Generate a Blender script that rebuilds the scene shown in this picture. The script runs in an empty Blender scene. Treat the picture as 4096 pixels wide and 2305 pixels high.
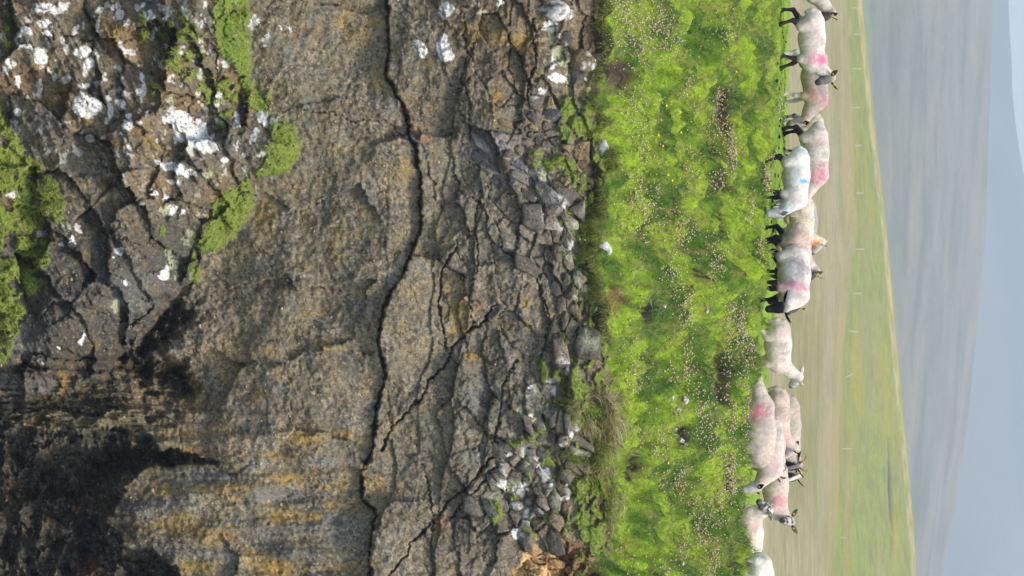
import bpy, math, random
import numpy as np
from mathutils import Vector, Matrix

random.seed(7)
rng = np.random.default_rng(7)
scene = bpy.context.scene
COL = scene.collection

# ------------------------------------------------------------------ camera (held sideways: image right = up)
F = 11000.0                      # focal length in photograph pixels
PITCH = math.atan(1352.0 / F)
CP, SP = math.cos(PITCH), math.sin(PITCH)
CAM = (0.0, -40.0, 1.0)
cd = bpy.data.cameras.new('camera')
cam = bpy.data.objects.new('camera', cd)
COL.objects.link(cam)
cd.sensor_fit = 'HORIZONTAL'
cd.sensor_width = 36.0
cd.lens = 36.0 * F / 4096.0
cd.clip_start = 0.5
cd.clip_end = 20000.0
cd.dof.use_dof = True
cd.dof.focus_distance = 39.0
cd.dof.aperture_fstop = 4.5
M = Matrix(((0, -1, 0, CAM[0]), (SP, 0, -CP, CAM[1]), (CP, 0, SP, CAM[2]), (0, 0, 0, 1)))
cam.matrix_world = M
scene.camera = cam

# ------------------------------------------------------------------ sky, sun, exposure
SUN_EL, SUN_AZ = math.radians(63), math.radians(146)   # azimuth clockwise from +Y
w = bpy.data.worlds.new('World')
scene.world = w
w.use_nodes = True
nt = w.node_tree
nt.nodes.clear()
sky = nt.nodes.new('ShaderNodeTexSky')
sky.sky_type = 'NISHITA'
sky.sun_disc = False
sky.sun_elevation = SUN_EL
sky.sun_rotation = SUN_AZ
sky.air_density = 1.0
sky.dust_density = 1.8
sky.ozone_density = 1.0
bg = nt.nodes.new('ShaderNodeBackground')
bg.inputs['Strength'].default_value = 0.11
wo = nt.nodes.new('ShaderNodeOutputWorld')
nt.links.new(sky.outputs[0], bg.inputs[0])
nt.links.new(bg.outputs[0], wo.inputs[0])
sd = bpy.data.lights.new('sun', 'SUN')
sd.energy = 1.5
sd.angle = math.radians(14)
sd.color = (1.0, 0.91, 0.76)
sun = bpy.data.objects.new('sun', sd)
COL.objects.link(sun)
sdir = Vector((math.sin(SUN_AZ) * math.cos(SUN_EL), math.cos(SUN_AZ) * math.cos(SUN_EL), math.sin(SUN_EL)))
sun.rotation_euler = (-sdir).to_track_quat('-Z', 'Y').to_euler()
sun.location = (0, -20, 40)
vs = scene.view_settings
scene.display_settings.display_device = 'sRGB'
vs.view_transform = 'Standard'
vs.look = 'None'
vs.gamma = 1.0
vs.use_curve_mapping = False
vs.exposure = 1.15
scene.cycles.use_denoising = True
scene.cycles.max_bounces = 6
scene.cycles.diffuse_bounces = 3
scene.cycles.glossy_bounces = 2
scene.cycles.transmission_bounces = 3
scene.cycles.volume_bounces = 1
scene.cycles.transparent_max_bounces = 4

# ------------------------------------------------------------------ helpers: projection, noise, meshes
def unproj(U, V, Y):
    """photograph pixel (row U, column V) at world depth Y -> X, Z"""
    a = (np.asarray(V, float) - 2048.0) / F
    b = (np.asarray(U, float) - 1152.5) / F
    t = (np.asarray(Y, float) - CAM[1]) / (CP + a * SP)
    return t * b, CAM[2] + t * (-SP + a * CP)

def proj(X, Y, Z):
    dy = np.asarray(Y) - CAM[1]
    dz = np.asarray(Z) - CAM[2]
    dep = dy * CP - dz * SP
    return 1152.5 + F * np.asarray(X) / dep, 2048.0 + F * (dy * SP + dz * CP) / dep

def lin(r, g, b):
    c = np.array([r, g, b]) / 255.0
    return np.where(c <= 0.04045, c / 12.92, ((c + 0.055) / 1.055) ** 2.4)

def ss(a, b, x):
    t = np.clip((x - a) / (b - a), 0, 1)
    return t * t * (3 - 2 * t)

def _h(i, j, seed):
    n = (i.astype(np.int64) * 374761393 + j.astype(np.int64) * 668265263 + seed * 1274126177) & 0xffffffff
    n = ((n ^ (n >> 13)) * 1274126177) & 0xffffffff
    n = ((n ^ (n >> 16)) * 2246822519) & 0xffffffff
    return (n ^ (n >> 15)) & 0xffffffff

def _r(i, j, seed):
    return _h(i, j, seed) / 4294967296.0

_ga = np.random.default_rng(99).random(65536) * 6.2831853
_GC, _GS = np.cos(_ga), np.sin(_ga)
def pn(x, y, seed=0):
    xi = np.floor(x); yi = np.floor(y)
    fx = x - xi; fy = y - yi
    ux = fx * fx * fx * (fx * (fx * 6 - 15) + 10)
    uy = fy * fy * fy * (fy * (fy * 6 - 15) + 10)
    i0 = (xi.astype(np.int32) + seed * 57) & 255; j0 = ((yi.astype(np.int32) + seed * 131) & 255)
    i1 = (i0 + 1) & 255; j1 = (j0 + 1) & 255
    i0 = i0 << 8; i1 = i1 << 8
    def g(k, dx, dy):
        return _GC.take(k) * dx + _GS.take(k) * dy
    n00 = g(i0 + j0, fx, fy); n10 = g(i1 + j0, fx - 1, fy)
    n01 = g(i0 + j1, fx, fy - 1); n11 = g(i1 + j1, fx - 1, fy - 1)
    a = n00 + ux * (n10 - n00)
    b = n01 + ux * (n11 - n01)
    return (a + uy * (b - a)) * 1.5

def fbm(x, y, o=4, seed=0, gain=0.5):
    s = 0; amp = 1; tot = 0
    for k in range(o):
        s = s + amp * pn(x * 2 ** k + 17.3 * k, y * 2 ** k - 9.1 * k, seed + k * 31)
        tot += amp; amp *= gain
    return s / tot * 1.6

def voro(x, y, seed=0, jit=0.9):
    """F1, F2, feature offset, cell random numbers"""
    xi = np.floor(x); yi = np.floor(y)
    f1 = np.full(x.shape, 9.0); f2 = np.full(x.shape, 9.0)
    dx1 = np.zeros(x.shape); dy1 = np.zeros(x.shape); ci = np.zeros(x.shape); cj = np.zeros(x.shape)
    for di in (-1, 0, 1):
        for dj in (-1, 0, 1):
            i = xi + di; j = yi + dj
            px = i + 0.5 + jit * (_r(i, j, seed) - 0.5); py = j + 0.5 + jit * (_r(i, j, seed + 1) - 0.5)
            dx = x - px; dy = y - py
            d = np.sqrt(dx * dx + dy * dy)
            m = d < f1
            f2 = np.where(m, f1, np.minimum(f2, d))
            f1 = np.where(m, d, f1)
            dx1 = np.where(m, dx, dx1); dy1 = np.where(m, dy, dy1)
            ci = np.where(m, i, ci); cj = np.where(m, j, cj)
    return f1, f2, dx1, dy1, _r(ci, cj, seed + 5), _r(ci, cj, seed + 6), _r(ci, cj, seed + 7)

def poly_sdf(U, V, pts):
    """signed distance (px), positive inside; pts = list of (V, U)"""
    P = np.array(pts, float)[:, ::-1]
    d = np.full(U.shape, 1e12)
    ins = np.zeros(U.shape, bool)
    n = len(P)
    for k in range(n):
        a = P[k]; b = P[(k + 1) % n]
        e = b - a
        wx = U - a[0]; wy = V - a[1]
        t = np.clip((wx * e[0] + wy * e[1]) / (e @ e + 1e-9), 0, 1)
        d = np.minimum(d, (wx - t * e[0]) ** 2 + (wy - t * e[1]) ** 2)
        c = ((a[1] > V) != (b[1] > V))
        if a[1] != b[1]:
            xx = (b[0] - a[0]) * (V - a[1]) / (b[1] - a[1]) + a[0]
            ins ^= c & (U < xx)
    d = np.sqrt(d)
    return np.where(ins, d, -d)

def line_dist(U, V, pts):
    P = np.array(pts, float)[:, ::-1]
    d = np.full(U.shape, 1e12)
    for k in range(len(P) - 1):
        a = P[k]; b = P[k + 1]; e = b - a
        wx = U - a[0]; wy = V - a[1]
        t = np.clip((wx * e[0] + wy * e[1]) / (e @ e + 1e-9), 0, 1)
        d = np.minimum(d, (wx - t * e[0]) ** 2 + (wy - t * e[1]) ** 2)
    return np.sqrt(d)

def mesh_obj(name, verts, faces, mat, parent=None, smooth=True, colors=None, cname='Col', extra=None):
    """verts (n,3), faces (m,3) or (m,4) int arrays"""
    verts = np.asarray(verts, np.float32); faces = np.asarray(faces, np.int32)
    me = bpy.data.meshes.new(name)
    me.vertices.add(len(verts))
    me.vertices.foreach_set('co', verts.ravel())
    k = faces.shape[1]
    me.loops.add(faces.size)
    me.loops.foreach_set('vertex_index', faces.ravel())
    me.polygons.add(len(faces))
    me.polygons.foreach_set('loop_start', np.arange(len(faces), dtype=np.int32) * k)
    me.polygons.foreach_set('loop_total', np.full(len(faces), k, np.int32))
    me.polygons.foreach_set('use_smooth', np.full(len(faces), smooth, bool))
    if colors is not None:
        c = np.ones((len(verts), 4), np.float32); c[:, :3] = np.clip(colors, 0, 1)
        at = me.color_attributes.new(cname, 'FLOAT_COLOR', 'POINT')
        at.data.foreach_set('color', c.ravel())
    if extra:
        for nm, arr in extra.items():
            at = me.attributes.new(nm, 'FLOAT', 'POINT')
            at.data.foreach_set('value', np.asarray(arr, np.float32).ravel())
    me.update(calc_edges=True)
    me.validate()
    o = bpy.data.objects.new(name, me)
    if mat is not None:
        me.materials.append(mat)
    COL.objects.link(o)
    if parent is not None:
        o.parent = parent
    return o

def grid_faces(nr, nc):
    i = np.arange(nr * nc).reshape(nr, nc)
    return np.stack([i[:-1, :-1].ravel(), i[:-1, 1:].ravel(), i[1:, 1:].ravel(), i[1:, :-1].ravel()], 1)

def tag(o, label=None, cat=None, group=None, kind=None):
    if label: o['label'] = label
    if cat: o['category'] = cat
    if group: o['group'] = group
    if kind: o['kind'] = kind
    return o

def empty(name, loc=(0, 0, 0)):
    o = bpy.data.objects.new(name, None)
    o.empty_display_size = 0.1
    o.location = loc
    COL.objects.link(o)
    return o

# ------------------------------------------------------------------ materials
def new_mat(name):
    m = bpy.data.materials.new(name)
    m.use_nodes = True
    n = m.node_tree
    b = n.nodes['Principled BSDF']
    b.inputs['Specular IOR Level'].default_value = 0.25
    return m, n, b

def N(n, t, **kw):
    x = n.nodes.new(t)
    for k, v in kw.items():
        setattr(x, k, v)
    return x

def mat_vcol(name, rough=0.9, spec=0.2, noise=((30, 0.35),), bump=((40, 0.5, 0.01),), speck=None, cname='Col', translucent=0.0, sss=0.0):
    """vertex colour x fine noise, with bump; positions in metres"""
    m, n, b = new_mat(name)
    L = n.links.new
    at = N(n, 'ShaderNodeAttribute', attribute_name=cname)
    geo = N(n, 'ShaderNodeNewGeometry')
    col = at.outputs['Color']
    for sc, amt in noise:
        tx = N(n, 'ShaderNodeTexNoise')
        tx.inputs['Scale'].default_value = sc; tx.inputs['Detail'].default_value = 4; tx.inputs['Roughness'].default_value = 0.65
        L(geo.outputs['Position'], tx.inputs['Vector'])
        mr = N(n, 'ShaderNodeMapRange')
        mr.inputs[1].default_value = 0.3; mr.inputs[2].default_value = 0.7
        mr.inputs[3].default_value = 1 - amt; mr.inputs[4].default_value = 1 + amt
        L(tx.outputs[0], mr.inputs[0])
        mx = N(n, 'ShaderNodeMix', data_type='RGBA', blend_type='MULTIPLY')
        mx.inputs[0].default_value = 1.0
        L(col, mx.inputs[6]); L(mr.outputs[0], mx.inputs[7])
        col = mx.outputs[2]
    if speck:
        for (sc, lo, hi, c, strength) in speck:
            vo = N(n, 'ShaderNodeTexVoronoi'); vo.inputs['Scale'].default_value = sc
            L(geo.outputs['Position'], vo.inputs['Vector'])
            sep = N(n, 'ShaderNodeSeparateColor'); L(vo.outputs['Color'], sep.inputs[0])
            g = N(n, 'ShaderNodeMath', operation='GREATER_THAN'); g.inputs[1].default_value = lo
            L(sep.outputs[0], g.inputs[0])
            d = N(n, 'ShaderNodeMath', operation='LESS_THAN'); d.inputs[1].default_value = hi
            L(vo.outputs['Distance'], d.inputs[0])
            mu = N(n, 'ShaderNodeMath', operation='MULTIPLY'); L(g.outputs[0], mu.inputs[0]); L(d.outputs[0], mu.inputs[1])
            m2 = N(n, 'ShaderNodeMath', operation='MULTIPLY'); L(mu.outputs[0], m2.inputs[0]); m2.inputs[1].default_value = strength
            mx = N(n, 'ShaderNodeMix', data_type='RGBA')
            L(m2.outputs[0], mx.inputs[0]); L(col, mx.inputs[6]); mx.inputs[7].default_value = (*c, 1)
            col = mx.outputs[2]
    L(col, b.inputs['Base Color'])
    b.inputs['Roughness'].default_value = rough
    b.inputs['Specular IOR Level'].default_value = spec
    prev = None
    for sc, st, dist in bump:
        tx = N(n, 'ShaderNodeTexNoise')
        tx.inputs['Scale'].default_value = sc; tx.inputs['Detail'].default_value = 5; tx.inputs['Roughness'].default_value = 0.6
        L(geo.outputs['Position'], tx.inputs['Vector'])
        bp = N(n, 'ShaderNodeBump'); bp.inputs['Strength'].default_value = st; bp.inputs['Distance'].default_value = dist
        L(tx.outputs[0], bp.inputs['Height'])
        if prev: L(prev.outputs[0], bp.inputs['Normal'])
        prev = bp
    if prev: L(prev.outputs[0], b.inputs['Normal'])
    if translucent > 0:
        tr = N(n, 'ShaderNodeBsdfTranslucent'); L(col, tr.inputs[0])
        ms = N(n, 'ShaderNodeMixShader'); ms.inputs[0].default_value = translucent
        L(b.outputs[0], ms.inputs[1]); L(tr.outputs[0], ms.inputs[2])
        L(ms.outputs[0], n.nodes['Material Output'].inputs[0])
    return m

def mat_plain(name, col, rough=0.7, spec=0.3, noise=None):
    m, n, b = new_mat(name)
    b.inputs['Base Color'].default_value = (*col, 1)
    b.inputs['Roughness'].default_value = rough
    b.inputs['Specular IOR Level'].default_value = spec
    if noise:
        tx = N(n, 'ShaderNodeTexNoise'); tx.inputs['Scale'].default_value = noise
        geo = N(n, 'ShaderNodeNewGeometry'); n.links.new(geo.outputs['Position'], tx.inputs['Vector'])
        mr = N(n, 'ShaderNodeMapRange'); mr.inputs[3].default_value = 0.75; mr.inputs[4].default_value = 1.2
        n.links.new(tx.outputs[0], mr.inputs[0])
        mx = N(n, 'ShaderNodeMix', data_type='RGBA', blend_type='MULTIPLY'); mx.inputs[0].default_value = 1
        mx.inputs[6].default_value = (*col, 1); n.links.new(mr.outputs[0], mx.inputs[7])
        n.links.new(mx.outputs[2], b.inputs['Base Color'])
    return m

ROCK = mat_vcol('weathered_rock', rough=0.8, spec=0.3, noise=((9, 0.12), (45, 0.38)), bump=((7, 0.3, 0.05), (30, 0.8, 0.018), (90, 0.8, 0.006)),
                speck=[(26, 0.86, 0.42, tuple(lin(176, 158, 128)), 0.45), (22, 0.88, 0.5, tuple(lin(52, 50, 47)), 0.55)])
STONE = mat_vcol('block_rock', rough=0.85, spec=0.25, noise=((8, 0.25), (40, 0.4)), bump=((10, 0.7, 0.05), (35, 0.9, 0.02), (90, .8, .006)), speck=[(30, .85, .45, tuple(lin(160, 146, 122)), .4), (24, .86, .5, tuple(lin(56, 54, 50)), .5)])
SOILTURF = mat_vcol('turf_soil', rough=0.95, spec=0.1, noise=((12, 0.3), (60, 0.35)), bump=((25, 0.8, 0.03), (90, 0.8, 0.01)))
BLADE = mat_vcol('grass_blade', rough=0.75, spec=0.2, noise=(), bump=(), translucent=0.35)
FLOWER = mat_vcol('thrift_seed_head', rough=0.9, spec=0.1, noise=(), bump=(), translucent=0.2)
LANDM = mat_vcol('far_land', rough=0.95, spec=0.05, noise=((0.35, 0.16), (1.6, 0.2)), bump=((1.2, 0.6, 0.15),))
MOORM = mat_vcol('moor_land', rough=0.95, spec=0.05, noise=((0.05, 0.10), (0.3, 0.16)), bump=((0.2, 0.7, 1.0),))
FLEECE = mat_vcol('shorn_fleece', rough=0.95, spec=0.1, noise=((14, 0.07), (40, 0.09), (120, 0.10)), bump=((16, 0.6, 0.012), (45, 0.7, 0.007), (120, 0.7, 0.004)))
EYEM = mat_plain('eye_dark', (0.012, 0.01, 0.009), 0.25, 0.5)
TAGM = mat_plain('ear_tag_yellow', tuple(lin(238, 206, 30)), 0.5, 0.4)
HORNM = mat_plain('horn', tuple(lin(150, 118, 82)), 0.6, 0.3, noise=40)
POSTM = mat_plain('post_white', tuple(lin(204, 204, 198)), 0.7, 0.3, noise=3)
# ------------------------------------------------------------------ where the flock stands (row U, foot column V, depth Y) -> ground heights
FLOCK = {
 's1': (-100, 3125, 0.9), 's2': (172, 3118, 0.8), 's3': (322, 3134, 2.3), 's4': (560, 3130, 2.9), 's5': (625, 3127, 1.2),
 's6': (712, 3053, -0.3), 's7': (885, 3088, 0.6), 's8': (905, 3100, 2.3), 's9': (1030, 3050, -0.4), 's10': (1112, 3036, -1.0),
 's11': (945, 3067, 1.4), 's12': (1065, 3050, 0.45), 's13': (1390, 2987, 0.0), 's15': (1712, 2897, -0.8), 's16': (1665, 2977, 0.9),
 's17': (1715, 3012, 2.2), 's18': (1752, 3016, 3.1), 's19': (1795, 2944, -0.1), 's20': (1790, 2962, 0.5), 's21': (1962, 2981, 1.1),
 's22': (2122, 2874, 0.0), 's23': (2300, 2899, -0.6)}
_cx, _cy, _cz = [], [], []
for _k, (u, v, y) in FLOCK.items():
    x, z = unproj(u, v, y)
    _cx.append(float(x)); _cy.append(y); _cz.append(float(z))
for (u, v, y) in ((0, 3160, 13), (300, 3152, 13), (560, 3132, 12), (900, 3088, 8), (-500, 3160, 13), (1200, 2960, 7), (1700, 2900, 7), (2305, 2850, 7), (2900, 2830, 6),
                  (1850, 2962, 1.3), (1825, 2968, 1.8), (1900, 2952, 1.2), (1930, 2955, .6), (1870, 2950, .3), (1900, 2962, 1.9), (1990, 2975, 2.6), (1890, 2955, 3.6), (2060, 2925, 3.0), (2200, 2870, 2.5), (1840, 2985, 3.9), (1560, 2960, 3.0), (2600, 2880, -0.5), (-450, 3120, 0.8), (-900, 3120, 0.8), (3100, 2860, -0.5)):
    x, z = unproj(u, v, y)
    _cx.append(float(x)); _cy.append(y); _cz.append(float(z))
_cx, _cy, _cz = map(np.array, (_cx, _cy, _cz))

def idw(X, Y):
    num = np.zeros(X.shape); den = np.zeros(X.shape)
    for a, b, c in zip(_cx, _cy, _cz):
        d2 = (X - a) ** 2 + (Y - b) ** 2 * 0.8 + 0.01
        wgt = d2 ** -1.8
        num += wgt * c; den += wgt
    return num / den

EDGE_U = [-700, -200, 0, 150, 250, 330, 420, 470, 600, 750, 900, 1000, 1120, 1250, 1340, 1430, 1500, 1600, 1720, 1850, 2000, 2120, 2250, 2320, 2700, 3100]
EDGE_V = [2420, 2415, 2415, 2420, 2408, 2400, 2410, 2425, 2432, 2445, 2430, 2432, 2445, 2440, 2400, 2345, 2330, 2310, 2340, 2335, 2330, 2330, 2385, 2420, 2420, 2420]
CREST_U = [-700, 0, 300, 560, 700, 820, 960, 1060, 1130, 1200, 1280, 1380, 1440, 1500, 1550, 1600, 1650, 1750, 1830, 1885, 1945, 2000, 2080, 2160, 2240, 2305, 2700, 3100]
CREST_V = [3085, 3085, 3070, 3058, 3036, 3040, 3036, 3034, 3028, 3018, 3022, 3034, 3016, 3034, 3022, 2986, 2968, 2974, 2978, 2974, 2942, 2970, 2978, 2976, 2966, 2952, 2930, 2930]
CREST_Y = [0.2, 0.2, 0.1, -0.2, -0.8, -0.7, -1.0, -1.4, -1.6, -1.7, -1.5, -1.0, -1.0, -1.4, -1.5, -1.6, -1.7, -1.7, -1.6, -1.4, -1.3, -0.9, -0.9, -1.0, -1.3, -1.6, -1.8, -1.8]

def u_of(X, Y):
    return 1152.5 + F * X / (Y + 40.0)

def edge_y(X):
    u = u_of(X, -4.2)
    return -4.22 + 0.34 * fbm(X * 0.9, X * 0 + 3.1, 3, 11) + 0.12 * fbm(X * 4, X * 0 + 1.7, 2, 12)

PITS = [(2905, 455, 34, 105, 0.10), (2898, 735, 20, 70, 0.06), (2900, 1530, 32, 105, 0.10), (2742, 1745, 26, 65, 0.08), (2895, 905, 15, 60, 0.08), (2548, 1880, 32, 60, 0.10),
        (2485, 300, 55, 75, 0.06), (2735, 1160, 12, 40, 0.05), (2790, 1110, 12, 40, 0.05), (2880, 1390, 14, 45, 0.06), (2945, 2270, 18, 60, 0.08), (2925, 1935, 12, 45, 0.06), (2850, 600, 16, 40, 0.06),
        (2710, 830, 12, 60, 0.05), (2660, 560, 12, 40, 0.05), (2600, 1250, 18, 60, 0.04)]
CUSH = [(2450, 60, 70, 120, 0.10), (2490, 520, 70, 130, 0.16), (2500, 690, 55, 70, 0.10), (2540, 820, 75, 90, 0.15), (2840, 290, 50, 70, 0.10), (3060, 420, 35, 55, 0.09), (2870, 640, 40, 60, 0.12),
        (2480, 1510, 60, 80, 0.13), (2400, 1560, 50, 60, 0.12), (2530, 1740, 55, 50, 0.12), (2750, 1280, 35, 50, 0.08), (2720, 1180, 30, 40, 0.08), (3000, 1290, 40, 90, 0.05), (2985, 1480, 45, 40, 0.06),
        (2980, 1600, 40, 70, 0.05), (2680, 1500, 45, 60, 0.08), (2800, 1830, 50, 60, 0.08), (2840, 1300, 30, 60, 0.07), (2580, 2180, 60, 70, 0.09), (3030, 850, 25, 40, 0.05), (2790, 380, 40, 50, 0.08),
        (2760, 90, 45, 60, 0.07), (2880, 1060, 30, 60, 0.08), (2900, 2100, 28, 80, 0.07), (2460, 2010, 50, 60, 0.10), (2450, 2170, 45, 50, 0.08)]

def smooth_front(X, Y, detail=True):
    u = u_of(X, Y)
    ye = edge_y(X)
    yc = np.interp(u, CREST_U, CREST_Y)
    vc = np.interp(u, CREST_U, CREST_V)
    ve = np.interp(u, EDGE_U, EDGE_V) + 62 * fbm(X * 1.4, X * 0 + 7.7, 3, 13)
    _, zc = unproj(u, vc, yc)
    _, ze = unproj(u, ve, ye)
    q = np.clip((Y - ye) / (yc - ye), 0, 1)
    # broad terraces along the slope
    tq = q + 0.042 * np.sin(q * 22 + 3.5 * fbm(X * 0.35, Y * 0.3, 2, 21)) * np.sin(np.pi * q)
    zf = ze + (zc - ze) * (0.35 * tq + 0.65 * np.power(np.clip(tq, 0, 1), 0.86))
    wb = ss(0.0, 1.0, (Y - yc) / 0.7)
    z = np.where(Y <= yc, zf, zc * (1 - wb) + idw(X, Y) * wb)
    return z, q, wb

def turf_z(X, Y, full=False):
    X = np.asarray(X, float); Y = np.asarray(Y, float)
    z, q, wb = smooth_front(X, Y)
    front = 1 - wb * 0.85
    far = ss(13.0, 24.0, Y) * 2.6
    hum = 0.10 * fbm(X * 1.1, Y * 1.5, 3, 31) + 0.20 * fbm(X * 1.7, Y * 4.8, 3, 32) + 0.075 * fbm(X * 6, Y * 11, 2, 33)
    z = z + hum * front * ss(-0.02, 0.1, q + 0.02)
    U, V = proj(X, Y, z)
    pit = np.zeros(X.shape); cu = np.zeros(X.shape)
    wu = 40 * fbm(X * 3.1, Y * 3.1, 3, 41); wv = 11 * fbm(X * 3.3, Y * 2.7, 3, 42)
    for (v, u, rv, ru, dp) in PITS:
        r = np.sqrt(((V - v + wv) / rv) ** 2 + ((U - u + wu) / ru) ** 2)
        m = ss(1.25, 0.7, r)
        pit = np.maximum(pit, m); z = z - dp * m * (Y < 1.0)
    for (v, u, rv, ru, hg) in CUSH:
        r2 = ((V - v + wv * .6) / rv) ** 2 + ((U - u + wu * .6) / ru) ** 2
        m = np.sqrt(np.clip(1 - r2, 0, 1))
        cu = np.maximum(cu, ss(1.1, 0.8, np.sqrt(r2))); z = z + hg * m * (Y < 1.0) * 0.9
    z = z - far
    if full:
        return z, q, wb, pit, cu
    return z

_TG = None
def turf_hit(U, V):
    """first depth where the turf covers pixel (U,V)"""
    U = np.asarray(U, float); V = np.asarray(V, float)
    global _TG
    if _TG is None:
        gx, gy = np.meshgrid(np.arange(-6.3, 6.31, .03), np.arange(-4.3, .7, .03), indexing='ij')
        _TG = turf_z(gx, gy)
    best = np.full(U.shape, np.nan)
    for j, y in enumerate(np.arange(-4.3, .66, .03)):
        X, Zr = unproj(U, V, np.full(U.shape, y))
        i = np.clip(np.round((X + 6.3) / .03).astype(int), 0, _TG.shape[0] - 1)
        hit = (_TG[i, j] >= Zr) & np.isnan(best)
        best = np.where(hit, y, best)
    X, Z = unproj(U, V, best)
    return X, best, Z

# ------------------------------------------------------------------ sea below, field, moor and hill beyond
SEA, _n, _b = new_mat('sea_water')
_b.inputs['Base Color'].default_value = (0.02, 0.035, 0.04, 1); _b.inputs['Roughness'].default_value = 0.18
_t = N(_n, 'ShaderNodeTexNoise'); _t.inputs['Scale'].default_value = 0.6; _t.inputs['Detail'].default_value = 5
_g = N(_n, 'ShaderNodeNewGeometry'); _n.links.new(_g.outputs['Position'], _t.inputs['Vector'])
_bp = N(_n, 'ShaderNodeBump'); _bp.inputs['Distance'].default_value = 0.4; _n.links.new(_t.outputs[0], _bp.inputs['Height']); _n.links.new(_bp.outputs[0], _b.inputs['Normal'])
_x, _y = np.meshgrid(np.linspace(-3400, 3400, 41), np.concatenate([np.linspace(-700, -60, 20), np.linspace(-50, 60, 12)]))
o = mesh_obj('sea', np.stack([_x, _y, np.full(_x.shape, -15.0) + 0.05 * fbm(_x * .05, _y * .05, 2, 3)], -1).reshape(-1, 3), grid_faces(*_x.shape), SEA)
tag(o, kind='structure')

RIDGE_U = [-3000, -800, 0, 200, 477, 640, 954, 1430, 1908, 2305, 3200, 5000]
RIDGE_V = [3400, 3425, 3444, 3462, 3490, 3510, 3546, 3586, 3633, 3664, 3720, 3800]
ny, nx = 330, 240
yy = 13 + (np.linspace(0, 1, ny) ** 1.7) * 560
xx = np.linspace(-1, 1, nx)
Yg = np.repeat(yy[:, None], nx, 1)
Xg = xx[None, :] * (60 + Yg * 0.42)
ur = u_of(Xg, np.full(Xg.shape, 410.0))
zr = 1 + (np.interp(ur, RIDGE_U, RIDGE_V) - 3400) / F * 450
d = Yg + 40
tt = np.clip((d - 60) / 280, 0, 1)
z0 = -1.75 + tt ** 1.2 * 2.5
tt2 = np.clip((d - 300) / 150, 0, 1)
zf = z0 * (1 - ss(0, 1, tt2)) + zr * ss(0, 1, tt2)
zf = zf - np.clip((d - 452) / 120, 0, 1) ** 1.2 * 40
zf += 0.12 * fbm(Xg * .12, Yg * .06, 3, 51) * ss(60, 140, d) + 0.3 * fbm(Xg * .03, Yg * .02, 3, 52) * ss(200, 330, d)
Uf, Vf = proj(Xg, Yg, zf)
n1 = fbm(Xg * .08, Yg * .02, 4, 53); n2 = fbm(Xg * .5, Yg * .11, 3, 54); n3 = fbm(Xg * .05, Yg * .03, 3, 55)
brown = lin(156, 146, 110); brown2 = lin(142, 136, 94); pale = lin(168, 158, 126)
c = brown + (brown2 - brown) * ss(-.3, .5, n1)[..., None]
c = c + (pale - c) * (0.4 * ss(.1, .6, n2))[..., None]
grn = lin(138, 144, 74); grn2 = lin(128, 130, 74); yel = lin(152, 146, 66); tan = lin(166, 146, 100)
vb = np.interp(Uf, [0, 600, 1000, 1400, 1800, 2305], [3395, 3408, 3412, 3372, 3352, 3330]) + 16 * n1
gm = ss(-34, 26, Vf - vb + 14 * n2)
gc = grn + (grn2 - grn) * ss(-.2, .5, n2)[..., None]
gc = gc + (yel - gc) * (ss(0, .5, n3) * 0.8)[..., None]
gc = gc + (brown2 - gc) * (ss(.05, .5, n1) * 0.55)[..., None]
c = c + (gc - c) * gm[..., None]
tn = ss(30, 0, np.abs(Vf - vb + 12)) * ss(-.3, .3, n3 + .1)
c = c + (tan - c) * (0.75 * tn)[..., None]
vr = np.interp(Uf, RIDGE_U, RIDGE_V)
edge = ss(16, 4, np.abs(Vf - vr + 6)) * ss(-.25, .15, n2)
c = c + (lin(190, 172, 128) - c) * (0.8 * edge)[..., None]
hag = ss(7, 2, np.abs(Vf - 3556 - (Uf - 1780) * 0.035 - 5 * n2)) * ss(1750, 1800, Uf) * ss(2190, 2120, Uf) * ss(-.25, .05, n2 + .1)
zf = zf - 0.5 * hag
c = c + (lin(52, 50, 52) - c) * (0.92 * hag)[..., None]
o = mesh_obj('field', np.stack([Xg, Yg, zf], -1).reshape(-1, 3), grid_faces(ny, nx), LANDM, colors=c.reshape(-1, 3))
tag(o, kind='structure')
FIELD_X, FIELD_Y, FIELD_Z = Xg, Yg, zf

MU = [-6000, -2000, 0, 400, 960, 1400, 1700, 1900, 2305, 3500, 6000]
MV = [4030, 3990, 3962, 3950, 3930, 3890, 3860, 3832, 3764, 3560, 3450]
ny, nx = 150, 200
yy = np.linspace(520, 1500, ny); xx = np.linspace(-1, 1, nx)
Yg = np.repeat(yy[:, None], nx, 1); Xg = xx[None, :] * (260 + Yg * .5)
um = u_of(Xg, np.full(Xg.shape, 1260.0))
ztop = 1 + (np.interp(um, MU, MV) - 3400) / F * 1300
t = np.clip((Yg - 520) / 740, 0, 1)
zm = -14 + (ztop + 14) * t ** 1.15 - np.clip((Yg - 1262) / 200, 0, 1) * 60
zm += 1.2 * fbm(Xg * .01, Yg * .006, 4, 61) * t * (1 - ss(.9, 1, t) * .7)
n1 = fbm(Xg * .006, Yg * .008, 4, 62); n2 = fbm(Xg * .02, Yg * .022, 4, 63)
c = lin(126, 124, 112) + (lin(116, 119, 108) - lin(126, 124, 112)) * ss(-.3, .4, n1)[..., None]
c = c + (lin(92, 95, 88) - c) * (0.5 * ss(.05, .5, n2))[..., None]
c = c + (lin(146, 136, 118) - c) * (0.5 * ss(.1, .6, -n2))[..., None]
Um, Vm = proj(Xg, Yg, zm)
g = ss(560, 300, Um) * ss(3490, 3470, Vm)
c = c + (lin(120, 140, 96) - c) * (0.7 * g)[..., None]
o = mesh_obj('moor', np.stack([Xg, Yg, zm], -1).reshape(-1, 3), grid_faces(ny, nx), MOORM, colors=c.reshape(-1, 3))
tag(o, kind='structure')

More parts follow.
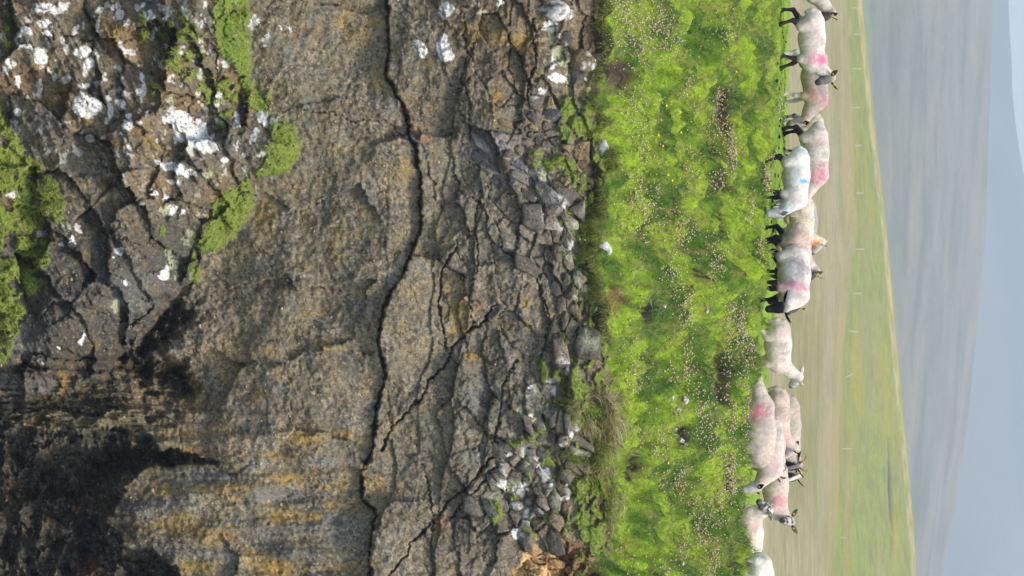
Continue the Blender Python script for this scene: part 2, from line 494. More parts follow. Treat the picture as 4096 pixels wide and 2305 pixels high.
HU = [-9000, -4000, -1500, 0, 150, 270, 290, 330, 345, 470, 620, 794, 1200, 1800, 2305, 4000, 9000]
HV = [3900, 3960, 4010, 4022, 4028, 4035, 4038, 4036, 4034, 4046, 4066, 4098, 4180, 4275, 4330, 4400, 4300]
ny, nx = 70, 260
yy = np.linspace(1900, 3500, ny); xx = np.linspace(-1, 1, nx)
Yg = np.repeat(yy[:, None], nx, 1); Xg = xx[None, :] * (300 + Yg * .55)
uh = u_of(Xg, np.full(Xg.shape, 2960.0))
ztop = 1 + (np.interp(uh, HU, HV) - 3400) / F * 3000
t = np.clip((Yg - 1900) / 1060, 0, 1)
zh = -14 + (ztop + 14) * t ** 1.1 - np.clip((Yg - 2965) / 400, 0, 1) * 90
zh += 5 * fbm(Xg * .0035, Yg * .002, 4, 71) * t * (1 - ss(.85, 1, t) * .9)
n1 = fbm(Xg * .004, Yg * .0015, 4, 72)
c = lin(112, 110, 104) + (lin(88, 92, 92) - lin(112, 110, 104)) * ss(-.3, .4, n1)[..., None]
o = mesh_obj('hill', np.stack([Xg, Yg, zh], -1).reshape(-1, 3), grid_faces(ny, nx), MOORM, colors=c.reshape(-1, 3))
tag(o, kind='structure')

# ------------------------------------------------------------------ headland turf (ground under the grass)
xs = np.arange(-6.2, 6.2001, 0.032)
ye = edge_y(xs)
rows_y = np.concatenate([np.linspace(0, 1, 175), ])
NX = len(xs)
Yrows = [ye + 0.42, ye + 0.30, ye + 0.16, ye + 0.05, ye]        # skirt: tucked under, then up to the lip
Zdrop = [0.6, 0.42, 0.26, 0.12, 0.03]
for q in rows_y[1:]:
    Yrows.append(ye + q * (3.0 - ye))
for y in np.concatenate([np.linspace(3.2, 13, 30), np.linspace(13.5, 30, 20)]):
    Yrows.append(np.full(NX, y))
    Zdrop.append(0)
Yg = np.array(Yrows)
Xg = np.repeat(xs[None, :], len(Yg), 0)
z, q, wb, pit, cu = turf_z(np.clip(Xg, -9, 9), np.maximum(Yg, ye[None, :]), True)
nsk = 5
for k in range(nsk):
    z[k] = turf_z(xs, ye) - Zdrop[k] + 0.05 * fbm(xs * 6, xs * 0 + k, 2, 81)
Ut, Vt = proj(Xg, Yg, z)
n1 = fbm(Xg * 1.3, Yg * 2.2, 4, 82); n2 = fbm(Xg * 5, Yg * 7, 3, 83)
gl = lin(142, 170, 46); gd = lin(70, 104, 34); ol = lin(134, 130, 70); soil = lin(62, 48, 40)
c = gl + (gd - gl) * ss(-.25, .35, n1)[..., None]
c = c + (ol - c) * (ss(.0, .5, n2) * .6)[..., None]
c = c + (lin(140, 172, 64) - c) * (0.6 * wb * ss(-.6, .2, n2 + .3))[..., None]
peat = np.maximum(pit, 0)
pc = soil + (lin(44, 38, 36) - soil) * ss(-.3, .3, n2)[..., None]
def odd(V, U, X, Y, v0, u0, rv, ru):
    r = np.sqrt(((V - v0) / rv) ** 2 + ((U - u0) / ru) ** 2)
    return ss(1.15, .75, r + 1.1 * fbm(X * 3.3, Y * 4.0, 4, 84))
rust = odd(Vt, Ut, Xg, Yg, 2461, 1200, 32, 46)
br = odd(Vt, Ut, Xg, Yg, 2462, 310, 42, 105)
c = c + (pc - c) * peat[..., None]
c = c + (lin(96, 84, 62) - c) * (0.7 * br)[..., None]
c[:nsk] = lin(88, 76, 60) * (0.8 + 0.5 * ss(-.4, .4, n2[:nsk]))[..., None]
c = c + (lin(118, 78, 60) - c) * (0.7 * rust)[..., None]
o = mesh_obj('turf_slope', np.stack([Xg, Yg, z], -1).reshape(-1, 3), grid_faces(*Yg.shape), SOILTURF, colors=c.reshape(-1, 3))
tag(o, kind='structure')
# ------------------------------------------------------------------ cliff: a relief of real depth
def zq(ox, oy, k):
    return lambda x, y: (ox + k * x, oy + k * y)
K1, K2 = 0.5518, 0.5552
z1, z2, z3 = zq(0, 0, K1), zq(0, 750, K1), zq(0, 1500, K2)
z4, z5, z6 = zq(850, 0, K1), zq(850, 750, K1), zq(850, 1500, K2)
zA, zB, zC = zq(1650, 0, K1), zq(1650, 750, K1), zq(1650, 1500, K2)
def mp(f, pts): return [f(*p) for p in pts]

STEP = 4.0
us = np.arange(-320, 2640, STEP); vs_ = np.arange(-260, 2561, STEP)
U, V = np.meshgrid(us, vs_)
SH = U.shape
# warped coordinates give every painted edge a natural outline
wU = U + 16 * fbm(U / 70, V / 70, 3, 101) + 5 * pn(U / 14, V / 14, 102)
wV = V + 16 * fbm(U / 70, V / 70, 3, 103) + 5 * pn(U / 14, V / 14, 104)

def ell(lst, soft=0.35, k=1.0):
    m = np.zeros(SH)
    for (f, x, y, rx, ry, *a) in lst:
        v, u = f(x, y); rv = rx * K1 * k; ru = ry * K1 * k
        R = max(rv, ru) * 1.6 + 30
        i0, i1 = np.searchsorted(vs_, [v - R, v + R]); j0, j1 = np.searchsorted(us, [u - R, u + R])
        s = (slice(i0, i1), slice(j0, j1))
        r = np.sqrt(((wV[s] - v) / rv) ** 2 + ((wU[s] - u) / ru) ** 2)
        m[s] = np.maximum(m[s], ss(1 + soft, 1 - soft, r) * (a[0] if a else 1.0))
    return m

OUT = [(-500, -500), (1000, -500), (1005, 0), (1010, 350), (1050, 430), (1110, 470), (1180, 530), (1205, 580), (1190, 640), (1110, 715), (1030, 740), (1010, 790), (990, 870), (900, 980), (815, 1020),
       (800, 1100), (720, 1170), (660, 1230), (640, 1285), (560, 1380), (480, 1420), (440, 1500), (300, 1560), (250, 1590), (100, 1600), (-500, 1640)]
CAVE = [(-500, 1690), (60, 1690), (200, 1720), (320, 1742), (420, 1700), (560, 1740), (640, 1785), (890, 1845), (900, 1858), (640, 1862), (560, 1890), (480, 1985), (430, 2085), (500, 2185), (600, 2200), (720, 2270), (760, 2700), (-500, 2900)]
so = poly_sdf(wU, wV, OUT)
sc_ = poly_sdf(wU, wV, CAVE)
crack1 = [(1542, -400), (1542, 0), (1550, 140), (1550, 286), (1590, 382), (1630, 477), (1638, 540), (1670, 588), (1666, 684), (1682, 795), (1677, 938), (1646, 1018), (1598, 1113), (1534, 1224), (1510, 1320),
          (1530, 1431), (1530, 1526), (1502, 1685), (1495, 1765), (1460, 1880), (1440, 1990), (1500, 2040), (1492, 2130), (1478, 2305), (1470, 2700)]
crack2 = [(1985, 1800), (1905, 1910), (1757, 2051), (1685, 2139), (1606, 2230), (1540, 2330), (1450, 2600)]
crack3 = [(1985, 1215), (1930, 1290), (1876, 1320), (1750, 1480), (1685, 1574), (1590, 1685), (1526, 1797)]
crack4 = [(1820, 990), (1757, 1110), (1749, 1208), (1780, 1352), (1778, 1400)]
crack5 = [(1180, 425), (1290, 440), (1370, 475), (1400, 488), (1480, 482), (1545, 480), (1590, 520), (1635, 560)]
crack6 = [(1700, 2500), (1735, 2100), (1720, 2000), (1700, 1900), (1690, 1850)]
crack7 = [(1920, 760), (1915, 860), (1905, 960), (1910, 1040), (1880, 1180), (1890, 1300)]
crack8 = [(2045, 20), (2030, 120), (2040, 200), (2030, 280), (2060, 360), (2010, 420)]
crack9 = [(2135, 70), (2140, 160), (2155, 240), (2120, 320), (2110, 420)]
crack10 = [(1860, 60), (1865, 180), (1850, 300), (1880, 420), (1885, 560)]
crack11 = [(1990, 900), (2010, 1000), (2120, 1060), (2170, 1180), (2200, 1330), (2160, 1450)]
crack12 = [(2070, 1450), (2010, 1560), (1990, 1700), (1975, 1800), (2000, 1850), (1870, 2000), (1800, 2080)]
crack13 = [(1660, 1230), (1645, 1330), (1600, 1150)]
cl = [(crack1, 7, .30), (crack2, 5, .2), (crack3, 5.5, .2), (crack4, 5, .16), (crack5, 3, .06), (crack6, 4, .1), (crack7, 4, .12), (crack8, 4, .12), (crack9, 4, .14), (crack10, 4, .1), (crack11, 5, .14), (crack12, 5, .14)]
cracks = np.zeros(SH); crk_c = np.zeros(SH)
jU = U + 9 * fbm(U / 26, V / 26, 3, 105) + 13 * fbm(U / 130, V / 130, 2, 109); jV = V + 9 * fbm(U / 26, V / 26, 3, 106) + 13 * fbm(U / 130, V / 130, 2, 110)
for pts, wd, dp in cl:
    dd = line_dist(jU, jV, pts)
    wv_ = .72 * wd * np.clip(0.75 + 0.9 * pn(U / 60, V / 60, 107), .25, 1.5)
    e = np.exp(-(dd / wv_) ** 2)
    cracks = np.maximum(cracks, e * dp); crk_c = np.maximum(crk_c, np.exp(-(dd / (wv_ * .9)) ** 2))
vc1 = np.interp(U, [p[1] for p in crack1], [p[0] for p in crack1])
dv1 = jV - vc1

# --- depth (metres, + = away from the camera)
Yd = -4.35 + (V - 2300) / 2300 * 1.25
roll = np.clip((V - 2240) / 180, 0, None)
Yd = Yd + 0.32 * roll ** 2 + 1.6 * (np.clip(V - 2425, 0, None) / 100) ** 2
Yd += 0.26 * fbm(U / 620, V / 620, 3, 111) + 0.06 * fbm(U / 210, V / 170, 3, 112)
_st = (V + .12 * U + 55 * fbm(U / 420, V / 300, 3, 161)) / 118
_si = np.floor(_st)
_sf = _st - _si
_sr = _r(_si, np.floor((U + 60 * fbm(U / 200, V / 200, 2, 162)) / 520 + .37 * _si), 163)
Yd += ((_sr - .5) * .075 + .03 * (_sf - .5)) * ss(1350, 1750, V)
# upper beds: blocky, split by joints
top = ss(1640, 1900, V + 60 * fbm(U / 200, V / 200, 2, 113))
f1, f2, dx, dy, r1, r2, r3 = voro((wU + .35 * wV) / 175 + 3, (wV - .3 * wU) / 95, 114)
blk = (r1 - .5) * .16 + ((r2 - .5) * dx * .20 + (r3 - .35) * dy * .22)
j1 = ss(.10, .0, f2 - f1)
f1b, f2b, dxb, dyb, r1b, r2b, r3b = voro((wU - .2 * wV) / 62, (wV + .4 * wU) / 40, 115)
blk2 = (r1b - .5) * .05 + (r2b - .5) * dxb * .08 + (r3b - .4) * dyb * .08
j2 = ss(.13, .0, f2b - f1b)
Yd += top * (.9 * blk + .5 * blk2 + .035 * j1 + .008 * j2)
# massive conglomerate: broad facets + nubbly surface
f1c, f2c, dxc, dyc, r1c, r2c, r3c = voro(wU / 330 + .2 * wV / 330, wV / 300, 116)
Yd += (1 - top) * ((r1c - .5) * .20 + (r2c - .5) * dxc * .34 + (r3c - .5) * dyc * .34)
f1d, f2d, dxd, dyd, r1d, r2d, r3d = voro(wU / 26, wV / 24, 117)
nub = (0.45 - f1d) * (0.4 + r1d)
Yd -= (1 - .5 * top) * (1 - .85 * ss(-4, 10, so)) * .022 * nub * ss(-.3, .3, fbm(U / 160, V / 160, 3, 118) + .15)
rid = 1 - np.abs(fbm(U / 90, V / 130, 4, 119))
Yd += .022 * (rid - .75)
Yd += .018 * fbm(U / 22, V / 22, 3, 120) * (1 - .6 * ss(-4, 10, so))
# water-worn ribs running down the lower right
ribm = ss(1550, 1850, U) * ss(1600, 1300, V)
Yd += ribm * .10 * fbm(U / 75, V / 420, 3, 121)
# the bed above the long crack stands proud
Yd += -0.15 * ss(-4, 6, dv1) * np.exp(-np.clip(dv1, 0, None) / 420)
Yd += cracks
# near outcrop at the foot
oin = np.clip(so, 0, None)
om = ss(-4, 10, so)
f1e, f2e, dxe, dye, r1e, r2e, r3e = voro((wU + .5 * wV) / 250 + 7, (wV - .5 * wU) / 165, 122)
f1g, f2g, dxg, dyg, r1g, r2g, r3g = voro((wU + .6 * wV) / 92, (wV - .6 * wU) / 60, 123)
f1h, f2h, dxh, dyh, r1h, r2h, r3h = voro((wU + .4 * wV) / 36, (wV - .6 * wU) / 22, 127)
ofac = (r1e - .5) * .42 + (r2e - .5) * dxe * .8 + (r3e - .3) * dye * .72 + .42 * ((r1g - .5) * .15 + (r2g - .5) * dxg * .28 + (r3g - .4) * dyg * .26)
ofac += .3 * ((r1h - .5) * .03 + (r2h - .5) * dxh * .08 + (r3h - .4) * dyh * .08)
ofac += .035 * ss(.07, 0, f2e - f1e)
fol = fbm((U + .55 * V) / 260, (V - .55 * U) / 48, 4, 129)
ofac += .06 * fol + .015 * fbm(U / 45, V / 45, 3, 130)
offo = -(0.16 + np.minimum(oin * .0052, 1.15)) + ofac * ss(0, 70, oin) - .25 * ss(700, 100, V) * ss(0, 200, oin)
Yd = Yd + om * (offo - .6 * (blk * top))
# dark cleft between outcrop and face, and the cave
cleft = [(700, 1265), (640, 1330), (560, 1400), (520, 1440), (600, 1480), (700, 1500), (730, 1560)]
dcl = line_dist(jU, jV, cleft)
Yd += (.6 * np.exp(-(dcl / 52) ** 2) + .25 * np.exp(-(dcl / 110) ** 2)) * (.75 + .6 * fbm(U / 50, V / 50, 3, 128))
ledg = ss(1380, 1500, U) * ss(1800, 1720, U) * ss(800, 640, V)
Yd += ledg * (.16 * fbm(U / 26, V / 150, 4, 135) + .12 + .10 * fbm(U / 60, V / 60, 3, 136))
cin = np.clip(sc_, 0, None)
cm = ss(-6, 8, sc_)
deep = .3 + 1.15 * ss(2350, 1850, U) * ss(-200, 250, V)
Yd += cm * (.12 + np.minimum(cin * .009, deep))
Yd += cm * (.34 * fbm(U / 110, V / 60, 4, 124) + .26 * ((r2g - .5) * dxg * 2 + (r1g - .5)))
# ragged hanging lip over the cave
lip = mp(z3, [(230, 250), (480, 380), (600, 430), (740, 370), (930, 400), (1000, 380), (1150, 540), (1280, 540), (1290, 380), (1230, 300), (1080, 330), (930, 230), (700, 290), (540, 300), (380, 240)])
sl = poly_sdf(wU, wV, lip)
Yd -= .35 * ss(-3, 5, sl)
Yd += ss(30, 0, np.abs(dcl - 20)) * .05

# --- masks of what grows and what stains
def poly_m(pts, soft=12):
    return ss(-soft, soft, poly_sdf(wU, wV, pts))
GR = [[(850, -400), (1003, -400), (1000, 60), (1005, 200), (1012, 330), (1050, 400), (1085, 455), (1020, 440), (990, 400), (955, 320), (915, 250), (870, 200), (850, 100)],
      [(1090, 470), (1170, 500), (1203, 570), (1190, 640), (1110, 710), (1040, 712), (1020, 690), (1060, 640), (1080, 560)],
      [(940, 735), (990, 700), (1012, 780), (1010, 840), (930, 960), (860, 1005), (800, 1010), (800, 950), (830, 880), (880, 790)],
      [(-400, 420), (10, 425), (60, 530), (120, 620), (190, 700), (258, 790), (250, 870), (200, 900), (190, 1000), (205, 1030), (150, 1180), (60, 1200), (90, 1230), (90, 1300), (40, 1400), (-10, 1480), (-400, 1500)]]
gmask = np.zeros(SH)
for k, p in enumerate(GR):
    m = poly_m(p)
    if k == 3:
        m = m * ss(-.42, -.22, fbm(U / 75, V / 75, 3, 131))
    gmask = np.maximum(gmask, m)
patch = ell([(z1, 1330, 330, 150, 240), (z1, 1500, 640, 60, 120), (z1, 60, 250, 45, 130), (z1, 1040, 200, 40, 130), (z1, 1130, 640, 30, 70), (z4, 100, 700, 90, 150), (z4, 380, 690, 60, 60), (z4, 60, 900, 30, 90)])
gmask = gmask * ss(-.62, -.2, fbm(U / 24, V / 24, 3, 137) + .6 * (gmask - .5))
gmask = np.maximum(gmask, patch * ss(-.12, .12, fbm(U / 40, V / 40, 3, 132)))
moss_l = [(zA, 1130, 780, 60, 90), (zA, 1100, 960, 60, 50), (zA, 1300, 960, 60, 60), (zA, 890, 1150, 50, 65), (zA, 1050, 1180, 100, 55), (zA, 1240, 1130, 25, 50), (zA, 1150, 1260, 60, 110), (zA, 1290, 770, 60, 60), (zA, 1220, 890, 70, 70),
          (zB, 1140, 190, 60, 40), (zB, 1280, 540, 80, 60), (zB, 1370, 200, 60, 80), (zB, 1060, 250, 30, 30), (zB, 940, 1330, 35, 70), (zB, 1050, 1350, 20, 40), (zB, 1240, 200, 40, 30), (zB, 1220, 350, 25, 60),
          (zC, 600, 990, 50, 80), (zC, 1000, 1030, 65, 60), (zC, 820, 1150, 60, 50), (zC, 1230, 1050, 75, 70), (zC, 1310, 800, 90, 80), (zC, 1310, 1160, 90, 100), (zC, 820, 700, 25, 85), (zC, 740, 490, 60, 30), (zC, 860, 440, 40, 50),
          (zC, 1000, 640, 35, 55), (zC, 1250, 560, 60, 60), (zC, 1110, 690, 50, 35), (zC, 1210, 870, 50, 60), (zC, 1050, 330, 110, 60), (zC, 1180, 100, 60, 100), (zC, 740, 890, 40, 30), (zC, 950, 380, 50, 60), (zC, 1060, 190, 40, 30), (zC, 960, 600, 20, 60),
          (z2, 1190, 310, 22, 30), (z2, 1420, 630, 40, 60), (z2, 1340, 580, 20, 25), (z2, 1400, 500, 18, 60), (z1, 440, 540, 16, 20)]
moss = ell(moss_l)
moss = np.maximum(moss, ss(-.06, .2, fbm(U / 55, V / 38, 3, 133) - .5 * ss(2330, 2180, V)) * ss(2170, 2330, V) * ss(430, 520, U) * .95)
WHITE = [(z1, 550, 230, 26, 34), (z1, 415, 80, 38, 32), (z1, 300, 410, 45, 55, .9), (z1, 600, 370, 55, 45), (z1, 640, 470, 28, 40), (z1, 125, 590, 22, 45), (z1, 320, 170, 48, 34), (z1, 1090, 130, 28, 40), (z1, 1000, 670, 24, 34),
         (z1, 880, 750, 30, 28), (z1, 940, 900, 42, 45), (z1, 920, 840, 28, 22), (z1, 940, 1080, 18, 38), (z1, 1590, 870, 26, 48), (z1, 1262, 1305, 30, 14), (z1, 860, 100, 45, 50, .8), (z1, 1590, 720, 50, 36, .8), (z1, 600, 620, 50, 25, .9), (z1, 700, 750, 22, 80, .8),
         (z1, 130, 290, 20, 60, .9), (z1, 180, 240, 40, 30, .8), (z1, 1010, 800, 26, 24), (z1, 350, 240, 30, 20), (z1, 280, 60, 60, 40, .8), (z1, 1330, 140, 30, 40, .6), (z1, 1200, 140, 20, 40, .8), (z1, 60, 480, 30, 60, .75), (z1, 160, 1240, 35, 40), (z1, 130, 1410, 60, 18), (z1, 620, 780, 100, 90, .62),
         (z2, 1205, 80, 36, 32), (z2, 1120, 40, 20, 20), (z2, 1250, 160, 30, 26), (z2, 320, 340, 42, 36), (z2, 570, 300, 32, 30), (z2, 520, 400, 18, 50), (z2, 875, 460, 28, 30), (z2, 835, 530, 14, 12), (z2, 910, 685, 17, 17), (z2, 600, 1090, 18, 34), (z2, 1320, 185, 18, 14),
         (z2, 1200, 600, 22, 30), (z2, 1180, 650, 34, 40, .7), (z2, 450, 415, 18, 14), (z2, 740, 265, 12, 20), (z2, 430, 1165, 10, 14, .8), (z2, 290, 1260, 30, 18, .5),
         (z4, 365, 850, 36, 55), (z4, 440, 870, 20, 26), (z4, 45, 870, 24, 48), (z4, 300, 945, 24, 28), (z4, 90, 1170, 26, 26), (z4, 15, 1080, 24, 34), (z4, 310, 160, 36, 50, .6), (z4, 400, 290, 36, 50, .55), (z4, 560, 200, 24, 40, .5), (z4, 480, 200, 20, 20, .5),
         (zA, 235, 360, 55, 100), (zA, 240, 80, 60, 60, .6), (zA, 1110, 90, 48, 50), (zA, 990, 190, 45, 55, .85), (zA, 1060, 575, 55, 36), (zA, 940, 660, 22, 30), (zA, 905, 715, 18, 38), (zA, 630, 15, 28, 26, .8), (zA, 1030, 450, 12, 60, .8), (zA, 1065, 270, 24, 24, .8),
         (zA, 1260, 575, 14, 18), (zA, 1290, 650, 30, 30, .6), (zA, 60, 350, 60, 70, .5),
         (zB, 985, 75, 30, 40), (zB, 1050, 75, 28, 34), (zB, 1090, 135, 36, 20), (zB, 1080, 300, 30, 26), (zB, 1140, 440, 26, 34, .9), (zB, 930, 190, 14, 20), (zB, 1260, 1170, 40, 24), (zB, 1090, 1280, 26, 40, .8), (zB, 1130, 1310, 14, 34), (zB, 1010, 1400, 40, 30), (zB, 1350, 575, 34, 24),
         (zC, 840, 100, 28, 16), (zC, 840, 285, 18, 14), (zC, 1040, 25, 26, 26, .8), (zC, 1020, 120, 26, 36, .6), (zC, 660, 680, 24, 50), (zC, 800, 545, 26, 30), (zC, 690, 575, 20, 18), (zC, 630, 800, 34, 40, .85), (zC, 760, 840, 40, 36, .85), (zC, 740, 945, 44, 34),
         (zC, 950, 740, 36, 60), (zC, 1010, 805, 30, 30), (zC, 1090, 890, 26, 34), (zC, 830, 1000, 30, 36, .8), (zC, 735, 1150, 26, 26), (zC, 930, 985, 20, 18), (zC, 1075, 488, 32, 16), (zC, 930, 650, 14, 30), (zC, 900, 590, 12, 26), (zC, 1105, 790, 10, 60, .8), (zC, 1190, 360, 14, 34, .8), (zC, 1150, 420, 22, 26), (zC, 800, 830, 20, 50)]
wpoly = [mp(z1, [(1250, 800), (1330, 800), (1480, 890), (1590, 1090), (1530, 1120), (1390, 1080), (1290, 1030), (1270, 930), (1180, 870)]),
         mp(z1, [(1090, 1140), (1200, 1180), (1290, 1195), (1420, 1240), (1425, 1268), (1280, 1268), (1220, 1230), (1110, 1160)])]
white = ell(WHITE, .3)
for p in wpoly: white = np.maximum(white, poly_m(p, 8))
spk = fbm(U / 13, V / 13, 3, 141)
white = ss(.36, .56, white * (1 + .45 * spk) + .1 * spk)
# loose lichen specks over the outcrop and the top beds
scat = ss(.38, .47, fbm(U / 58, V / 46, 4, 142) + .12 * fbm(U / 120, V / 120, 2, 146)) * (om * ss(1000, 500, U + .2 * (900 - V)) * .95)
white = np.maximum(white, scat * .8)
PALE = [(z2, 1370, 370, 48, 70), (z2, 1240, 560, 45, 55), (z2, 1390, 640, 26, 24), (z2, 1210, 470, 34, 40), (z2, 470, 270, 44, 36), (z2, 260, 290, 26, 30), (z2, 845, 870, 22, 40), (z2, 1280, 650, 26, 30), (z2, 1210, 160, 60, 40), (z2, 1450, 190, 40, 20, .8), (z1, 1500, 1270, 50, 30), (z1, 1240, 720, 20, 60, .9), (z1, 1140, 400, 20, 30), (z1, 1590, 760, 46, 24),
        (zA, 1070, 400, 60, 90), (zA, 1010, 240, 40, 60), (zA, 500, 90, 30, 24, .8), (zA, 950, 1280, 36, 44), (zA, 930, 1380, 40, 40), (zA, 1120, 560, 40, 60, .7),
        (zB, 930, 60, 30, 60), (zB, 1160, 330, 24, 60), (zB, 1150, 500, 22, 40), (zB, 1200, 640, 26, 50), (zB, 1230, 740, 40, 30), (zB, 1320, 680, 36, 30), (zB, 1390, 600, 34, 26), (zB, 1240, 1070, 36, 60), (zB, 1190, 810, 34, 20), (zB, 1410, 760, 20, 40), (zB, 1340, 1120, 40, 30), (zB, 1180, 280, 20, 40),
        (zC, 890, 90, 34, 40), (zC, 800, 160, 50, 20), (zC, 770, 270, 34, 60), (zC, 950, 250, 50, 30), (zC, 880, 330, 24, 16), (zC, 690, 530, 22, 30), (zC, 770, 590, 30, 26), (zC, 830, 620, 34, 50), (zC, 720, 800, 60, 50), (zC, 610, 890, 50, 30), (zC, 540, 980, 24, 60), (zC, 1010, 880, 44, 50), (zC, 850, 1030, 30, 30),
        (zC, 1160, 440, 26, 50), (zC, 1180, 580, 26, 36), (zC, 960, 400, 30, 50), (zC, 1150, 880, 18, 24), (zC, 850, 1225, 40, 14), (zC, 985, 960, 20, 16), (zC, 720, 430, 14, 30)]
pale = ell(PALE, .35)
pale = ss(.40, .66, pale * (1 + .8 * spk) + .15 * spk)
OCHRE = [(zA, 450, 230, 95, 60), (zA, 800, 310, 95, 60), (zA, 600, 690, 45, 65), (zA, 560, 820, 50, 40, .8), (zA, 620, 270, 50, 60, .8), (zA, 60, 940, 60, 24, .8), (zB, 310, 720, 90, 55), (zB, 340, 900, 95, 100), (zB, 330, 1040, 70, 55, .8), (zB, 420, 1220, 60, 40, .8), (zB, 800, 840, 70, 50, .8), (zB, 240, 370, 50, 60, .6),
         (z6, 960, 430, 110, 34), (z6, 640, 440, 100, 46), (z6, 240, 790, 60, 40), (z6, 580, 770, 70, 40), (z6, 800, 810, 44, 34), (z6, 1170, 780, 70, 60), (z6, 160, 890, 90, 24), (z6, 110, 1075, 110, 22), (z6, 470, 1030, 70, 30), (z6, 720, 1020, 60, 34), (z6, 270, 1300, 100, 60), (z6, 460, 1390, 110, 44), (z6, 700, 1400, 60, 30, .8), (z6, 300, 170, 80, 60, .5),
         (z3, 450, 60, 44, 70), (z3, 1400, 150, 70, 160, .6), (z3, 1150, 830, 90, 50), (z3, 1260, 1040, 110, 40), (z3, 1540, 1060, 90, 30), (z3, 360, 1040, 40, 40, .8), (z3, 1420, 1400, 110, 60, .8), (z3, 330, 170, 30, 24, .8),
         (z1, 590, 70, 44, 24), (z1, 760, 210, 120, 40, .8), (z1, 800, 300, 60, 50), (z1, 1110, 1040, 70, 40, .8), (z1, 900, 400, 90, 60, .6), (z1, 450, 700, 80, 60, .6), (z1, 620, 870, 80, 30, .6), (z1, 250, 740, 80, 50, .6), (z1, 1200, 1130, 160, 30, .7),
         (z4, 1080, 260, 90, 60), (z4, 960, 120, 60, 70, .8), (z4, 1180, 190, 60, 50, .7), (z4, 1200, 560, 40, 90, .7), (z4, 1300, 690, 60, 30, .7), (z4, 1380, 1200, 40, 120, .6), (z5, 900, 440, 60, 90, .5), (z5, 380, 260, 90, 140, .5), (z5, 660, 580, 60, 40, .7), (z5, 420, 1190, 60, 50, .8), (z5, 860, 1150, 100, 50, .7), (z5, 120, 1260, 120, 160, .5), (z5, 780, 910, 120, 30, .6)]
ochre = ell(OCHRE, .6) * ss(-.55, .25, fbm(U / 34, V / 50, 3, 143) + .12)
RUST = [(z3, 640, 1390, 80, 70), (z3, 560, 950, 40, 30), (z3, 110, 780, 60, 24), (z6, 1290, 340, 44, 30), (z6, 740, 700, 14, 46), (z6, 930, 640, 12, 34), (zB, 490, 860, 26, 26), (z4, 1400, 790, 24, 16), (zA, 720, 570, 30, 20), (zA, 30, 960, 60, 14), (zA, 110, 1010, 50, 12), (z1, 820, 1030, 40, 60, .5), (zC, 200, 1080, 40, 40), (zC, 380, 480, 14, 14), (z5, 1250, 860, 26, 30)]
rust = ell(RUST, .4)
DARK = [(z2, 560, 700, 130, 100, .8), (z2, 330, 620, 120, 90, .6), (z2, 250, 900, 120, 140, .6), (z5, 60, 680, 90, 80), (z5, 1170, 430, 80, 60, .9), (z5, 640, 1110, 70, 90, .8), (z5, 960, 1240, 60, 70, .8), (z5, 560, 690, 90, 40, .8), (z5, 1260, 170, 60, 50, .7), (z6, 740, 130, 70, 60, .8), (z6, 240, 420, 60, 50, .7),
        (zA, 800, 880, 60, 60, .3), (z4, 620, 240, 60, 50, .7), (z4, 420, 80, 80, 40, .7), (z4, 1220, 60, 40, 60, .8), (zC, 420, 990, 120, 60, .8), (zC, 330, 1130, 60, 60, .7), (zC, 520, 1160, 80, 90, .6), (zB, 1120, 1010, 90, 60, .7), (zB, 700, 30, 60, 60, .5), (z4, 900, 1230, 70, 120, .35), (zB, 770, 990, 60, 60, .7), (z6, 1380, 1010, 60, 24, .8), (z6, 650, 580, 110, 40, .7), (z6, 880, 1150, 30, 20, .7)]
dark = ell(DARK, .6) * ss(-.4, .2, fbm(U / 22, V / 22, 3, 144) + .08)
SLATE = mp(zA, [(330, 1050), (520, 1030), (640, 960), (830, 1030), (930, 1200), (990, 1300), (930, 1380), (800, 1330), (720, 1330), (600, 1260), (460, 1190)])
slate = poly_m(SLATE, 20)
GREY = [(zB, 470, 60, 120, 60, .7), (zB, 760, 420, 70, 60, .8), (zB, 770, 700, 80, 90, .8), (zC, 470, 120, 130, 140, .9), (zC, 430, 620, 80, 120, .5), (zC, 600, 700, 60, 100, .8), (z6, 350, 640, 160, 60, .9), (z6, 320, 1160, 160, 60, .95), (z6, 700, 960, 120, 40, .9), (z6, 950, 1230, 110, 60, .9), (z6, 960, 330, 120, 40, .9), (z6, 780, 620, 80, 50, .8), (z6, 1100, 1330, 40, 60, .9),
        (z5, 330, 560, 80, 60, .8), (z5, 880, 980, 160, 60, .9), (z5, 1060, 880, 80, 60, .8), (z4, 1300, 780, 70, 80, .9), (z4, 700, 740, 70, 40, .7), (z2, 1000, 700, 300, 100, .6), (z2, 150, 1130, 140, 140, .7), (z3, 330, 80, 130, 60, .9), (z3, 60, 80, 80, 80, .8), (z2, 960, 860, 220, 60, .7), (z1, 250, 900, 120, 130, .6)]
grey = ell(GREY, .5) * ss(-.6, .1, fbm(U / 40, V / 40, 3, 145) + .15)
TANP = mp(zC, [(800, 1300), (930, 1200), (1000, 1200), (1060, 1320), (1080, 1460), (1100, 1700), (660, 1700), (720, 1440)])
tanm = poly_m(TANP, 12)
SOILP = mp(zC, [(1010, 1200), (1100, 1180), (1200, 1200), (1330, 1300), (1350, 1500), (1350, 1800), (1070, 1800), (1050, 1330)])
soilm = poly_m(SOILP, 14)

